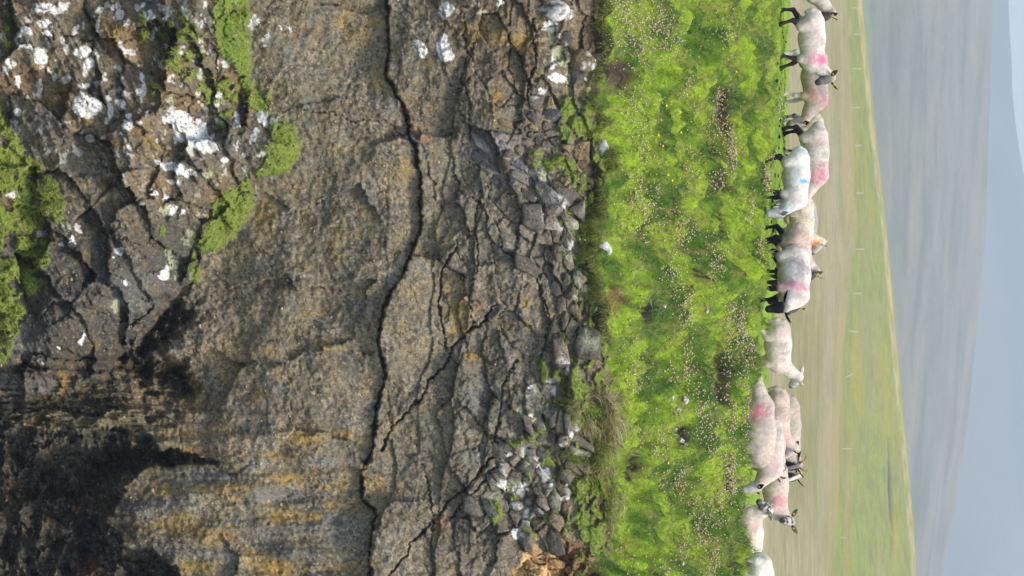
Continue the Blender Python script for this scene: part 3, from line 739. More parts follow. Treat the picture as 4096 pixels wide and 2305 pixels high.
# --- colours
cA = lin(114, 107, 90); cB = lin(100, 95, 82); cC = lin(118, 106, 76); cD = lin(106, 106, 100); cE = lin(74, 71, 66)
n1 = fbm(U / 240, V / 240, 4, 151); n2 = fbm(U / 80, V / 80, 4, 152); n3 = fbm(U / 30, V / 30, 4, 153); n4 = fbm(U / 90, V / 330, 4, 154); n5 = fbm(U / 12, V / 12, 3, 155)
def mix(c, d, m): return c + (d - c) * m[..., None]
c = np.broadcast_to(cA, SH + (3,)).copy()
c = mix(c, cB, ss(-.35, .35, n1))
c = mix(c, cC, ss(.05, .55, n2) * .35)
c = mix(c, cD, ss(.05, .5, -n2) * .8)
c = mix(c, lin(134, 124, 104), ss(.1, .5, n3) * .45)
c = mix(c, cE, ss(.16, .5, -n3) * .7)
c = mix(c, lin(126, 118, 90), ribm * ss(-.2, .4, n4) * .6)
c = mix(c, lin(150, 118, 58), ribm * ss(.22, .5, n4) * .55)
c = mix(c, lin(104, 106, 106), ribm * ss(.1, .45, -n4) * .8)
outc = mix(np.broadcast_to(lin(104, 98, 82), SH + (3,)).copy(), lin(93, 91, 86), ss(-.2, .4, n2))
outc = mix(outc, lin(122, 100, 66), ss(.02, .45, n1 + .5 * n3) * .6)
outc = mix(outc, lin(74, 70, 64), ss(.14, .5, -n3) * .5)
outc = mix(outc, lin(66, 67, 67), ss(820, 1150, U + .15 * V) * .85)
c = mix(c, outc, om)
lowdk = np.maximum(ss(760, 420, V + 90 * n2) * ss(1230, 1450, U + 60 * n1), np.exp(-(dcl / 85) ** 2))  # dark rock, plus shade of cleft and ledges put into the colour
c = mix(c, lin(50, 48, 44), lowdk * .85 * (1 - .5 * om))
c = mix(c, lin(112, 90, 52), ledg * ss(.05, .4, n3 + .4 * n2) * .5)
upper = top * (1 - om)
c = mix(c, lin(90, 87, 82), upper * ss(-.3, .3, n2 + .2) * .6)
c = mix(c, lin(104, 84, 54), upper * ss(500, 100, U) * .45)
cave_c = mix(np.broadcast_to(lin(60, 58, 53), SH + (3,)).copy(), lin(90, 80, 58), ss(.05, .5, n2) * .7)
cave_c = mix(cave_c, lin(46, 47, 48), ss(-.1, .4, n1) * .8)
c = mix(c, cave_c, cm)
c = mix(c, lin(104, 98, 72), ss(-3, 6, sl) * .7)
c = mix(c, lin(106, 107, 106), grey * .8)
c = mix(c, lin(112, 112, 118), slate)
c = mix(c, lin(112, 84, 48), slate * ss(.2, .5, n3) * .7)
c = mix(c, lin(150, 124, 56), ochre * .75)
c = mix(c, lin(140, 86, 54), rust * .6)
c = mix(c, lin(44, 44, 46), dark * .95)
c = mix(c, lin(196, 164, 116), tanm * .95)
c = mix(c, lin(120, 88, 62), soilm * .95)
c = mix(c, lin(92, 80, 66), ss(2300, 2360, V + 22 * n2) * .85)
_q1 = fbm(wU / 34, wV / 30, 5, 171, .6); _q2 = fbm(wU / 24, wV / 24, 5, 172, .6); _q3 = fbm(wU / 46, wV / 40, 5, 173, .6); _q4 = fbm(wU / 16, wV / 14, 3, 174, .6)
_rk = (1 - .45 * cm) * (1 - tanm) * (1 - soilm) * (1 - .6 * slate) * (1 - .45 * om) * (.18 + .82 * ss(-.25, .4, fbm(U / 190, V / 150, 3, 175)))
_rk2 = (1 - .45 * cm) * (1 - tanm) * (1 - soilm) * (1 - .6 * slate) * (.18 + .82 * ss(-.2, .4, fbm(U / 170, V / 190, 3, 176)))
c = mix(c, lin(150, 146, 132), ss(.16, .26, _q1 + .25 * n2) * _rk * .34)
c = mix(c, lin(130, 114, 66), ss(.24, .36, _q3 + .2 * n1) * _rk2 * .5)
c = mix(c, lin(50, 49, 46), ss(.17, .27, _q2 - .25 * n1) * _rk2 * .45)
c = mix(c, lin(176, 164, 138), ss(.36, .44, _q4) * _rk * .4)
c = mix(c, lin(56, 52, 46), ss(.34, .44, -_q4) * _rk * .55)
c *= (1 + .16 * n5)[..., None]
c *= np.array([1.42, 1.35, 1.20])
c = mix(c, lin(240, 238, 230), white * .95)
c = mix(c, lin(186, 190, 150), pale * .8 * (1 - white))
c = mix(c, lin(50, 45, 40), np.clip(crk_c, 0, 1) * .35)
c = mix(c, lin(124, 144, 50), np.maximum(gmask, moss) * .9)
c = np.clip(c, 0.004, .9)
# growth makes soft bulges
Yd -= .10 * ss(.3, 1, gmask) + .09 * moss
Yd += gmask * .02 * fbm(U / 18, V / 18, 2, 156)
Xc, Zc = unproj(U, V, Yd)
PC = np.stack([Xc, Yd, Zc], -1)
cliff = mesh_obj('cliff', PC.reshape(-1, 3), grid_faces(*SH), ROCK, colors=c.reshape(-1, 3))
tag(cliff, kind='structure')
CLIFF_COL = c

def cliff_at(v, u):
    """bilinear point on the cliff for photograph pixels"""
    fi = (np.asarray(v, float) - vs_[0]) / STEP; fj = (np.asarray(u, float) - us[0]) / STEP
    i = np.clip(np.floor(fi).astype(int), 0, SH[0] - 2); j = np.clip(np.floor(fj).astype(int), 0, SH[1] - 2)
    a = np.clip(fi - i, 0, 1)[..., None]; b = np.clip(fj - j, 0, 1)[..., None]
    return (PC[i, j] * (1 - b) + PC[i, j + 1] * b) * (1 - a) + (PC[i + 1, j] * (1 - b) + PC[i + 1, j + 1] * b) * a
def grid_val(arr, v, u):
    i = np.clip(np.round((np.asarray(v) - vs_[0]) / STEP).astype(int), 0, SH[0] - 1)
    j = np.clip(np.round((np.asarray(u) - us[0]) / STEP).astype(int), 0, SH[1] - 1)
    return arr[i, j]

# ------------------------------------------------------------------ split blocks of the upper beds, each its own stone
def clip_poly(poly, p, q, wmat):
    """keep the part of poly nearer (in metric wmat) to p than q"""
    out = []
    def f(x):
        dp = (x - p) @ wmat; dq = (x - q) @ wmat
        return dq @ dq - dp @ dp
    n = len(poly)
    for k in range(n):
        a, b = poly[k], poly[(k + 1) % n]
        fa, fb = f(a), f(b)
        if fa >= 0: out.append(a)
        if (fa >= 0) != (fb >= 0):
            t = fa / (fa - fb)
            out.append(a + t * (b - a))
    return out

def inside(pt, pts):
    v, u = pt; r = False; n = len(pts)
    for k in range(n):
        a, b = pts[k], pts[(k + 1) % n]
        if (a[1] > u) != (b[1] > u) and v < (b[0] - a[0]) * (u - a[1]) / (b[1] - a[1]) + a[0]:
            r = not r
    return r

def stones_in(pts, cell, ang, stretch, cols, bulge, gap=0.9):
    R = np.array([[math.cos(ang), -math.sin(ang)], [math.sin(ang), math.cos(ang)]])
    wm = R @ np.diag([1.0 / stretch, 1.0])
    P = np.array(pts); lo, hi = P.min(0), P.max(0)
    area = (hi - lo).prod(); n = int(area / cell ** 2 / stretch * 1.0)
    S = []
    tries = 0
    while len(S) < n and tries < n * 40:
        tries += 1
        p = lo + (hi - lo) * rng.random(2)
        if all(np.hypot(*((p - s) @ wm)) > cell * random.uniform(.3, .75) for s in S):
            S.append(p)
    for k, s in enumerate(S):
        if not inside(s, pts) or random.random() < .16: continue
        poly = [s + np.array(d) * cell * 1.3 * stretch for d in ((-1, -1), (1, -1), (1, 1), (-1, 1))]
        near = sorted((q for q in S if q is not s), key=lambda q: np.hypot(*((q - s) @ wm)))[:14]
        for q in near:
            poly = clip_poly(poly, s, q, wm)
            if len(poly) < 3: break
        if len(poly) < 3: continue
        poly = np.array(poly)
        cen = poly.mean(0)
        # an extra rounded vertex between corners
        g = gap * random.uniform(.78, 1.04)
        ring = []
        for a in range(len(poly)):
            p0, p1 = poly[a], poly[(a + 1) % len(poly)]
            if np.hypot(*(p1 - p0)) < 5: continue
            ring.append(p0 * .93 + p1 * .07); 
            if np.hypot(*(p1 - p0)) > 26: ring.append(p0 * .5 + p1 * .5 + rng.normal(0, 2.6, 2))
            ring.append(p0 * .07 + p1 * .93)
        if len(ring) < 4: continue
        ring = cen + (np.array(ring) - cen) * g
        sz = math.sqrt(np.prod(np.ptp(ring, axis=0))) / 300.0
        m = len(ring)
        cpt = cliff_at(cen[0], cen[1])
        tilt = rng.normal(0, .2, 2)
        h = bulge * sz * random.uniform(.2, .95) + .012
        verts = []
        for (sh, out, back) in ((1.0, -.25, .05), (1.0, .45, 0), (.93, .84, 0), (.74, 1.0, 0)):
            for k2, r in enumerate(cen + (ring - cen) * sh):
                base = cliff_at(r[0], r[1])
                yb = base[1] if out < 0 else .3 * base[1] + .7 * cpt[1]
                dv, du = (r - cen) / 300.0
                y = yb - h * out - (tilt[0] * dv + tilt[1] * du) * (out > 0) + (random.gauss(0, .006) if out > .5 else 0) + (.10 if out < 0 else 0)
                x, z = unproj(r[1], r[0], y)
                verts.append((float(x), float(y), float(z)))
        yt = cpt[1] - h * 1.0
        x, z = unproj(cen[1], cen[0], yt); verts.append((float(x), float(yt), float(z)))
        faces = []
        for lv in range(3):
            for a in range(m):
                b = (a + 1) % m
                faces.append((lv * m + a, lv * m + b, (lv + 1) * m + b)); faces.append((lv * m + a, (lv + 1) * m + b, (lv + 1) * m + a))
        for a in range(m): faces.append((3 * m + a, 3 * m + (a + 1) % m, 4 * m))
        verts = np.array(verts); o0 = verts.mean(0)
        Up, Vp = proj(verts[:, 0], verts[:, 1], verts[:, 2])
        cc = np.array(random.choice(cols)) * random.uniform(.9, 1.4) * np.array([1.06, 1.0, .9])
        vc = np.repeat(cc[None], len(verts), 0)
        lw = np.clip(grid_val(white, Vp, Up) * 1.2, 0, 1)[:, None]; lp = np.clip(grid_val(pale, Vp, Up), 0, 1)[:, None]; lo_ = grid_val(ochre, Vp, Up)[:, None]
        vc = vc + (lin(165, 120, 50) - vc) * lo_ * .6
        vc = vc + (lin(210, 207, 198) - vc) * lw * .95; vc = vc + (lin(186, 190, 150) - vc) * lp * .75 * (1 - lw)
        ob = mesh_obj('stone', verts - o0, np.array(faces)[:, ::-1], STONE, parent=cliff, smooth=True, colors=vc)
        ob.location = o0

G1 = [lin(118, 118, 122), lin(104, 104, 107), lin(128, 126, 122), lin(112, 102, 86)]
G2 = [lin(112, 107, 98), lin(126, 112, 86), lin(100, 97, 93), lin(134, 120, 96)]
G3 = [lin(118, 104, 74), lin(104, 96, 78), lin(128, 108, 66), lin(96, 94, 88)]
G4 = [lin(112, 107, 98), lin(98, 95, 88), lin(122, 114, 98), lin(132, 122, 104)]
G5 = [lin(112, 108, 102), lin(122, 116, 106), lin(98, 96, 92), lin(130, 116, 96)]
stones_in(SLATE, 42, .75, 1.7, G1, .45)
stones_in(mp(zA, [(640, 880), (900, 760), (1090, 800), (1050, 900), (1180, 980), (1230, 1060), (1180, 1150), (1000, 1130), (850, 1050), (700, 980)]), 34, .3, 1.3, G2, .5)
stones_in(mp(zA, [(910, -20), (1050, -20), (1160, 100), (1230, 330), (1340, 470), (1340, 600), (1260, 690), (1080, 650), (1130, 400), (1050, 200), (920, 120)]), 50, .2, 1.3, G3, .5)
stones_in(mp(zB, [(920, 200), (1050, 260), (1180, 330), (1150, 470), (1180, 600), (1260, 760), (1280, 1000), (1200, 1160), (1050, 1200), (980, 1000), (1030, 800), (900, 720), (880, 560), (960, 420)]), 42, 1.45, 1.7, G4, .5)
stones_in(mp(zC, [(600, 520), (780, 400), (950, 360), (1180, 330), (1210, 560), (1160, 760), (1150, 900), (1100, 1150), (1000, 1180), (900, 1190), (760, 1180), (560, 1060), (470, 1000), (540, 760), (640, 640)]), 44, .9, 1.35, G5, .5)
stones_in(mp(zC, [(830, 1250), (930, 1200), (1000, 1200), (1050, 1320), (1080, 1500), (700, 1500)]), 30, .2, 1.7, [lin(190, 160, 116), lin(176, 142, 100), lin(202, 176, 130)], .3, .95)
stones_in(mp(zC, [(1010, 1200), (1100, 1180), (1300, 1290), (1330, 1400), (1280, 1470), (1080, 1470), (1050, 1330)]), 24, .4, 1.2, [lin(130, 96, 70), lin(112, 84, 64), lin(150, 112, 84)], .4, .85)
stones_in(mp(zA, [(1000, 1330), (1240, 1180), (1260, 1300), (1200, 1420), (1060, 1430)]), 24, .4, 1.2, [lin(150, 138, 108), lin(110, 100, 84)], .5, .85)
stones_in([(2120, 780), (2220, 760), (2290, 820), (2280, 880), (2200, 880)], 40, .6, 1.3, [lin(140, 134, 122), lin(100, 97, 92)], .55, .9)

# pebbles weathering out of the conglomerate
def blob_verts(n=1):
    import bmesh
    bm = bmesh.new(); bmesh.ops.create_icosphere(bm, subdivisions=n, radius=1.0)
    v = np.array([x.co[:] for x in bm.verts]); bm.verts.ensure_lookup_table()
    f = np.array([[a.index for a in x.verts] for x in bm.faces]); bm.free()
    return v, f
IV, IF = blob_verts(1)
pv, pu, tr = [], [], 0
NP_ = 4200
pv = rng.uniform(-60, 2260, NP_ * 5); pu = rng.uniform(-150, 2450, NP_ * 5)
dens = ss(-.25, .5, grid_val(n2, pv, pu) + .3 * grid_val(n3, pv, pu)) * (1 - .8 * grid_val(om, pv, pu)) * (1 - .7 * grid_val(cm, pv, pu)) * (1 - grid_val(gmask, pv, pu)) * (1 - grid_val(slate, pv, pu)) * (1 - grid_val(tanm, pv, pu))
sel = rng.random(len(pv)) < dens * .55
pv, pu = pv[sel][:NP_], pu[sel][:NP_]
rad = .007 + .011 * rng.random(len(pv)) ** 2.0 + .022 * (rng.random(len(pv)) < .05) * rng.random(len(pv))
order = np.argsort(-rad); pv, pu, rad = pv[order], pu[order], rad[order]
PCOL = [lin(205, 178, 140), lin(196, 140, 84), lin(170, 158, 138), lin(214, 198, 168), lin(150, 150, 148), lin(168, 104, 70), lin(186, 160, 104)]
PP = cliff_at(pv, pu)
allv, allf, allc = [], [], []
shared = []
for k in range(4):
    vv = IV * (1 + .16 * rng.standard_normal((len(IV), 1)))
    shared.append(vv)
for k in range(len(pv)):
    cc = PCOL[rng.integers(len(PCOL))] * rng.uniform(.6, 1.0)
    s = rad[k] * np.array([rng.uniform(.8, 1.5), .7, rng.uniform(.7, 1.1)])
    v = shared[k % 4] * s + PP[k] + np.array([0, -rad[k] * .1, 0])
    if k < 300:
        ob = mesh_obj('pebble', v - PP[k], IF, STONE, parent=cliff, colors=np.repeat(cc[None], len(v), 0)); ob.location = PP[k]
    else:
        allv.append(v); allf.append(IF + len(IV) * (k - 300)); allc.append(np.repeat(cc[None], len(v), 0))
ob = mesh_obj('pebbles', np.concatenate(allv), np.concatenate(allf), STONE, parent=cliff, colors=np.concatenate(allc)); tag(ob, kind='stuff')

# loose boulders and stones
IV3, IF3 = blob_verts(3)
def boulder(name, pos, rad3, col, lich, label, group=None, seed=0, cat='boulder'):
    r = np.random.default_rng(seed)
    v = IV3.copy()
    for k in range(11):
        nrm = r.normal(size=3); nrm /= np.linalg.norm(nrm)
        h = r.uniform(.62, .9)
        d = v @ nrm
        v = np.where((d > h)[:, None], v - (d - h)[:, None] * nrm * .92, v)
    v *= 1 + .05 * fbm(v[:, :1] * 2.2 + v[:, 2:] + seed, v[:, 1:2] * 2.2, 3, seed)
    p = v * np.array(rad3)
    n = fbm(v[:, 0] * 2 + seed, v[:, 2] * 2 + v[:, 1], 3, seed + 3)
    m = ss(.12, -.12, n - lich + .25 - .5 * v[:, 2] * .5)[:, None]
    c = np.array(col) + (lin(222, 220, 212) - np.array(col)) * m
    o = mesh_obj(name, p, IF3, STONE, colors=c)
    o.location = pos
    tag(o, label, cat, group)
    return o
BL = [(2411, 596, 27, 36, lin(150, 145, 132), 1.0, 'white angular boulder lodged in dark peat below the bright green cushion bank'),
      (2416, 993, 34, 40, lin(120, 114, 104), .75, 'largest white boulder at the turf edge above the lichen-covered joints'),
      (2362, 943, 24, 24, lin(130, 125, 116), .7, 'small white-grey boulder just under the largest white boulder at the turf edge'),
      (2394, 1255, 38, 44, lin(132, 128, 112), .55, 'rounded pale lichen boulder beside the rusty red soil'),
      (2334, 250, 52, 54, lin(118, 104, 76), -.2, 'olive brown layered boulder sitting in the peat gully near the top edge'),
      (2215, 40, 66, 46, lin(108, 102, 92), .35, 'grey boulder with white cap at the top edge of the photo'),
      (2205, 458, 40, 38, lin(92, 92, 95), -.5, 'smooth slate grey boulder among the rubble')]
for k, (v, u, rv, ru, cc, li, lab) in enumerate(BL):
    p = cliff_at(v, u); s = (p[1] + 40) / F
    boulder('boulder', (p[0], p[1] - rv * s * .35, p[2]), (ru * s * 1.1, min(rv, ru) * s * 1.0, rv * s * 1.1), cc, li, lab, seed=40 + k)
TS = [(2744, 1603, 15, 20, 'white stone half sunk in the turf beside a pale rubble patch'), (2727, 1764, 15, 15, 'rounded cream stone in the dark soil scrape'), (2705, 1716, 12, 16, 'flat pale stone at the rim of the soil scrape'),
      (2746, 1784, 11, 12, 'small cream stone touching the rounded cream stone in the soil scrape'), (2733, 2258, 9, 13, 'lone white stone low on the turf near the bottom edge'), (2832, 1244, 8, 18, 'narrow white stone standing in the turf among seed heads'),
      (2661, 1227, 12, 12, 'pale stone in dry grass below the narrow white stone'), (2690, 1590, 14, 16, 'grey white stone in the pale rubble patch'), (2715, 1640, 13, 12, 'weathered white stone at the middle of the pale rubble patch')]
hx, hy, hz = turf_hit([t[1] for t in TS], [t[0] for t in TS])
for k, (v, u, rv, ru, lab) in enumerate(TS):
    s = 38 / F
    boulder('field_stone', (hx[k], hy[k], hz[k] - .012), (ru * s * 1.1, ru * s * .9, rv * s * 1.0), lin(150, 142, 126), .25, lab, seed=70 + k, cat='stone')
# ------------------------------------------------------------------ grass and cushions (stuff)
def blades(name, P, D, L, Wd, C0, C1, bend, label, cat='grass', segs=1):
    """one mesh of many blades: P root, D direction, L length, Wd width, C0/C1 root/tip colours, bend vector at the tip"""
    n = len(P)
    side = np.cross(D, rng.normal(size=(n, 3))); side /= np.linalg.norm(side, axis=1, keepdims=True) + 1e-9
    hw = (side * Wd[:, None] * .5)
    if segs == 1:
        T = P + D * L[:, None] + bend
        v = np.stack([P - hw, P + hw, T], 1).reshape(-1, 3)
        f = np.arange(3 * n).reshape(-1, 3)
        c = np.stack([C0, C0, C1], 1).reshape(-1, 3)
    else:
        M1 = P + D * (L * .45)[:, None] + bend * .22
        M2 = P + D * (L * .78)[:, None] + bend * .6
        T = P + D * L[:, None] + bend
        v = np.stack([P - hw, P + hw, M1 - hw * .85, M1 + hw * .85, M2 - hw * .5, M2 + hw * .5, T], 1).reshape(-1, 3)
        b = (np.arange(n) * 7)[:, None]
        f = np.concatenate([b + np.array([[0, 1, 3]]), b + np.array([[0, 3, 2]]), b + np.array([[2, 3, 5]]), b + np.array([[2, 5, 4]]), b + np.array([[4, 5, 6]])])
        Cm = (C0 + C1) / 2
        c = np.stack([C0, C0, Cm, Cm, C1, C1, C1], 1).reshape(-1, 3)
    o = mesh_obj(name, v, f, BLADE, colors=c, smooth=False)
    tag(o, label, cat, kind='stuff')
    return o

def unit(a): return a / (np.linalg.norm(a, axis=-1, keepdims=True) + 1e-9)
def pick(cols, wts, n):
    return np.array(cols)[rng.choice(len(cols), n, p=np.array(wts) / sum(wts))]

# headland sward
n = 430000
X = rng.uniform(-5.6, 5.6, n)
tY = rng.random(n)
ye = edge_y(X)
Y = ye - .02 + tY * (1.2 - ye)
z, q, wb, pit, cu = turf_z(X, Y, True)
Us, Vs = proj(X, Y, z)
n1 = fbm(X * 1.3, Y * 2.2, 4, 82); n2 = fbm(X * 4.5, Y * 7, 3, 83); n3 = fbm(X * .7, Y * 1.1, 3, 91); n4 = fbm(X * 9, Y * 9, 2, 92)
br = odd(Vs, Us, X, Y, 2462, 310, 42, 105); rs = odd(Vs, Us, X, Y, 2461, 1200, 32, 46)
keep = rng.random(n) < (1 - .93 * pit) * (1 - .6 * br) * (1 - .9 * rs) * (.12 + .88 * ss(-.4, .1, n4 + .3 * n2)) * (1 - .0 * wb)
X, Y, z, q, wb, cu, n1, n2, n3, n4, Us, Vs = [a[keep] for a in (X, Y, z, q, wb, cu, n1, n2, n3, n4, Us, Vs)]
n = len(X)
bright, mid, dk, yl, straw = lin(190, 208, 72), lin(154, 186, 54), lin(62, 104, 28), lin(224, 230, 140), lin(232, 222, 178)
c1 = np.broadcast_to(mid, (n, 3)).copy()
def mx(c, d, m): return c + (d - c) * np.asarray(m)[:, None]
c1 = mx(c1, bright, ss(-.25, .35, -n1))
c1 = mx(c1, dk, ss(.08, .45, .7 * n1 + .5 * n2) * .7)
c1 = mx(c1, dk * .8, ss(.1, .35, fbm(X * 14, Y * 16, 2, 88)) * .5)
c1 = mx(c1, lin(84, 74, 44), ss(.3, .55, n4 - .4 * n1) * .5)
c1 = mx(c1, lin(128, 140, 62), ss(.1, .5, n3) * .6)
c1 = mx(c1, dk, cu * .62)
c1 = mx(c1, lin(106, 128, 24), cu * ss(0, .4, n2) * .6)
c1 = mx(c1, lin(160, 194, 66), ss(.75, 1, q) * .55)
c1 = mx(c1, lin(172, 204, 78), wb * .7)
stripe = ss(40, 8, np.abs(Vs - 2597 - 8 * np.sin(Us / 90))) * ss(180, 260, Us) * ss(700, 560, Us)
c1 = mx(c1, lin(162, 206, 44), stripe * .8)
dry = ss(.05, .4, n3 + .3 * n2) * (1 - cu)
dry = np.maximum(dry * .45, ss(1.3, .5, np.sqrt(((Vs - 2510) / 75) ** 2 + ((Us - 1100) / 130) ** 2)) * .75)
isdry = rng.random(n) < (dry * .5 + .09 * (1 - cu))
c1 = np.where(isdry[:, None], straw * rng.uniform(.6, 1.05, (n, 1)), c1)
yls = (~isdry) & (rng.random(n) < .24)
c1 = np.where(yls[:, None], c1 * .5 + yl * .5, c1)
c1 = c1 * rng.uniform(.75, 1.4, (n, 1))
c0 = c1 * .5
tuft = ss(-.1, .45, fbm(X * 6, Y * 6, 2, 94))
L = np.where(cu > .5, rng.uniform(.012, .026, n), rng.uniform(.014, .042, n) * (1 + .9 * tuft)) * (1 - .5 * wb) * (1 + .6 * isdry) * (1 + .8 * stripe)
D = unit(np.stack([rng.normal(0, .45, n), rng.normal(-.15, .4, n), np.full(n, 1.0)], 1))
bend = np.stack([rng.normal(0, .35, n), rng.normal(-.12, .3, n), rng.normal(-.15, .1, n)], 1) * L[:, None]
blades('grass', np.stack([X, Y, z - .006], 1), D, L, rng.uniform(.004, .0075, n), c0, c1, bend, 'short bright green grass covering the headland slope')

# close-cropped grass on the flat ground behind the crest
n = 90000
X = rng.uniform(-5.6, 3.6, n); Y = 1.2 + 9 * rng.random(n) ** 1.3
z = turf_z(X, Y)
n2 = fbm(X * 2.5, Y * 2.5, 3, 83)
c1 = np.broadcast_to(lin(176, 206, 84), (n, 3)).copy()
c1 = mx(c1, lin(130, 170, 56), ss(-.1, .4, n2)); c1 = mx(c1, lin(196, 200, 120), ss(.1, .5, -n2) * .6) * rng.uniform(.7, 1.2, (n, 1))
L = rng.uniform(.015, .04, n)
D = unit(np.stack([rng.normal(0, .5, n), rng.normal(0, .5, n), np.full(n, 1.0)], 1))
blades('cropped_grass', np.stack([X, Y, z - .004], 1), D, L, rng.uniform(.006, .011, n), c1 * .75, c1, rng.normal(0, .2, (n, 3)) * L[:, None], 'close cropped pale grass on the flat ground among the sheep')

# turf hanging over the lip of the cliff
n = 120000
X = rng.uniform(-5.6, 5.6, n); k = rng.random(n)
uu = u_of(X, -4.2); lipm = .25 + .75 * ss(400, 480, uu) * ss(-.25, .15, fbm(X * 2.2, X * 0 + 5.5, 3, 98))
ok = rng.random(n) < lipm * ss(1.05, .2, k / (.25 + .75 * ss(-.4, .4, fbm(X * 3.1, X * 0 + 9.5, 3, 99))))
X, k = X[ok], k[ok]; n = len(X)
ye = edge_y(X); P = np.stack([X, ye - .05 + k * .18, turf_z(X, ye) - k * .34], 1)
n2 = fbm(X * 2.5, k * 2.5, 3, 83)
c1 = pick([lin(156, 184, 60), lin(184, 198, 84), lin(120, 150, 50), lin(220, 202, 150), lin(164, 142, 104)], [1, .8, .8, .45, .3], n) * rng.uniform(.65, 1.15, (n, 1))
L = rng.uniform(.04, .11, n)
D = unit(np.stack([rng.normal(0, .4, n), rng.normal(-.9, .3, n), rng.normal(.35, .4, n)], 1))
bend = np.stack([rng.normal(0, .3, n), rng.normal(-.1, .2, n), -rng.uniform(.3, 1.1, n)], 1) * L[:, None]
blades('lip_grass', P, D, L, rng.uniform(.004, .008, n), c1 * .65, c1, bend, 'mixed green and dry grass hanging over the lip of the cliff')

# grass on the rock ledges and moss cushions on the cliff
def on_cliff(mask, n, thr=.25):
    v = rng.uniform(-100, 2480, n * 6); u = rng.uniform(-250, 2550, n * 6)
    m = grid_val(mask, v, u)
    k = rng.random(len(v)) < np.clip((m - thr) / (1 - thr), 0, 1)
    v, u = v[k][:n], u[k][:n]
    return v, u
v, u = on_cliff(gmask, 75000)
P = cliff_at(v, u); n = len(P)
g1 = fbm(u / 60, v / 60, 3, 95); g2 = fbm(u / 22, v / 22, 2, 96)
c1 = np.broadcast_to(lin(188, 206, 66), (n, 3)).copy()
c1 = mx(c1, lin(112, 196, 60), ss(430, 150, u) * ss(840, 900, v) * .85)
c1 = mx(c1, lin(206, 208, 82), ss(-.1, .4, g1) * .7)
c1 = mx(c1, lin(206, 190, 130), ss(.0, .4, -g1) * .75)
c1 = mx(c1, lin(104, 134, 36), ss(.05, .35, g2) * .6)
c1 = mx(c1, lin(134, 82, 48), ss(.28, .45, g2) * ss(500, 200, v) * .6)
dr = rng.random(n) < .16
c1 = np.where(dr[:, None], straw * .85, c1) * rng.uniform(.65, 1.25, (n, 1))
L = rng.uniform(.03, .085, n)
D = unit(np.stack([rng.normal(0, .4, n), rng.normal(-.75, .35, n), rng.normal(.65, .35, n)], 1))
bend = np.stack([rng.normal(0, .3, n), rng.normal(-.1, .2, n), -rng.uniform(.2, .9, n)], 1) * L[:, None]
blades('ledge_grass', P, D, L, rng.uniform(.005, .010, n), c1 * .92, c1 * 1.1, bend, 'yellow green grass hanging from the ledges of the lower outcrop')
v, u = on_cliff(moss, 70000)
P = cliff_at(v, u); n = len(P)
g1 = fbm(u / 45, v / 45, 3, 97)
c1 = np.broadcast_to(lin(160, 190, 54), (n, 3)).copy()
c1 = mx(c1, lin(186, 180, 58), ss(0, .4, g1) * .7); c1 = mx(c1, lin(104, 164, 48), ss(.0, .4, -g1) * .8)
rd = rng.random(n) < .07
c1 = np.where(rd[:, None], lin(170, 110, 70), c1) * rng.uniform(.6, 1.3, (n, 1))
L = rng.uniform(.015, .045, n)
D = unit(np.stack([rng.normal(0, .6, n), rng.normal(-.8, .4, n), rng.normal(.5, .5, n)], 1))
blades('cliff_cushion_plants', P - np.array([0, -.005, 0]), D, L, rng.uniform(.006, .013, n), c1 * .65, c1, rng.normal(0, .25, (n, 3)) * L[:, None], 'green cushion plants growing in the joints of the upper cliff', 'plants')

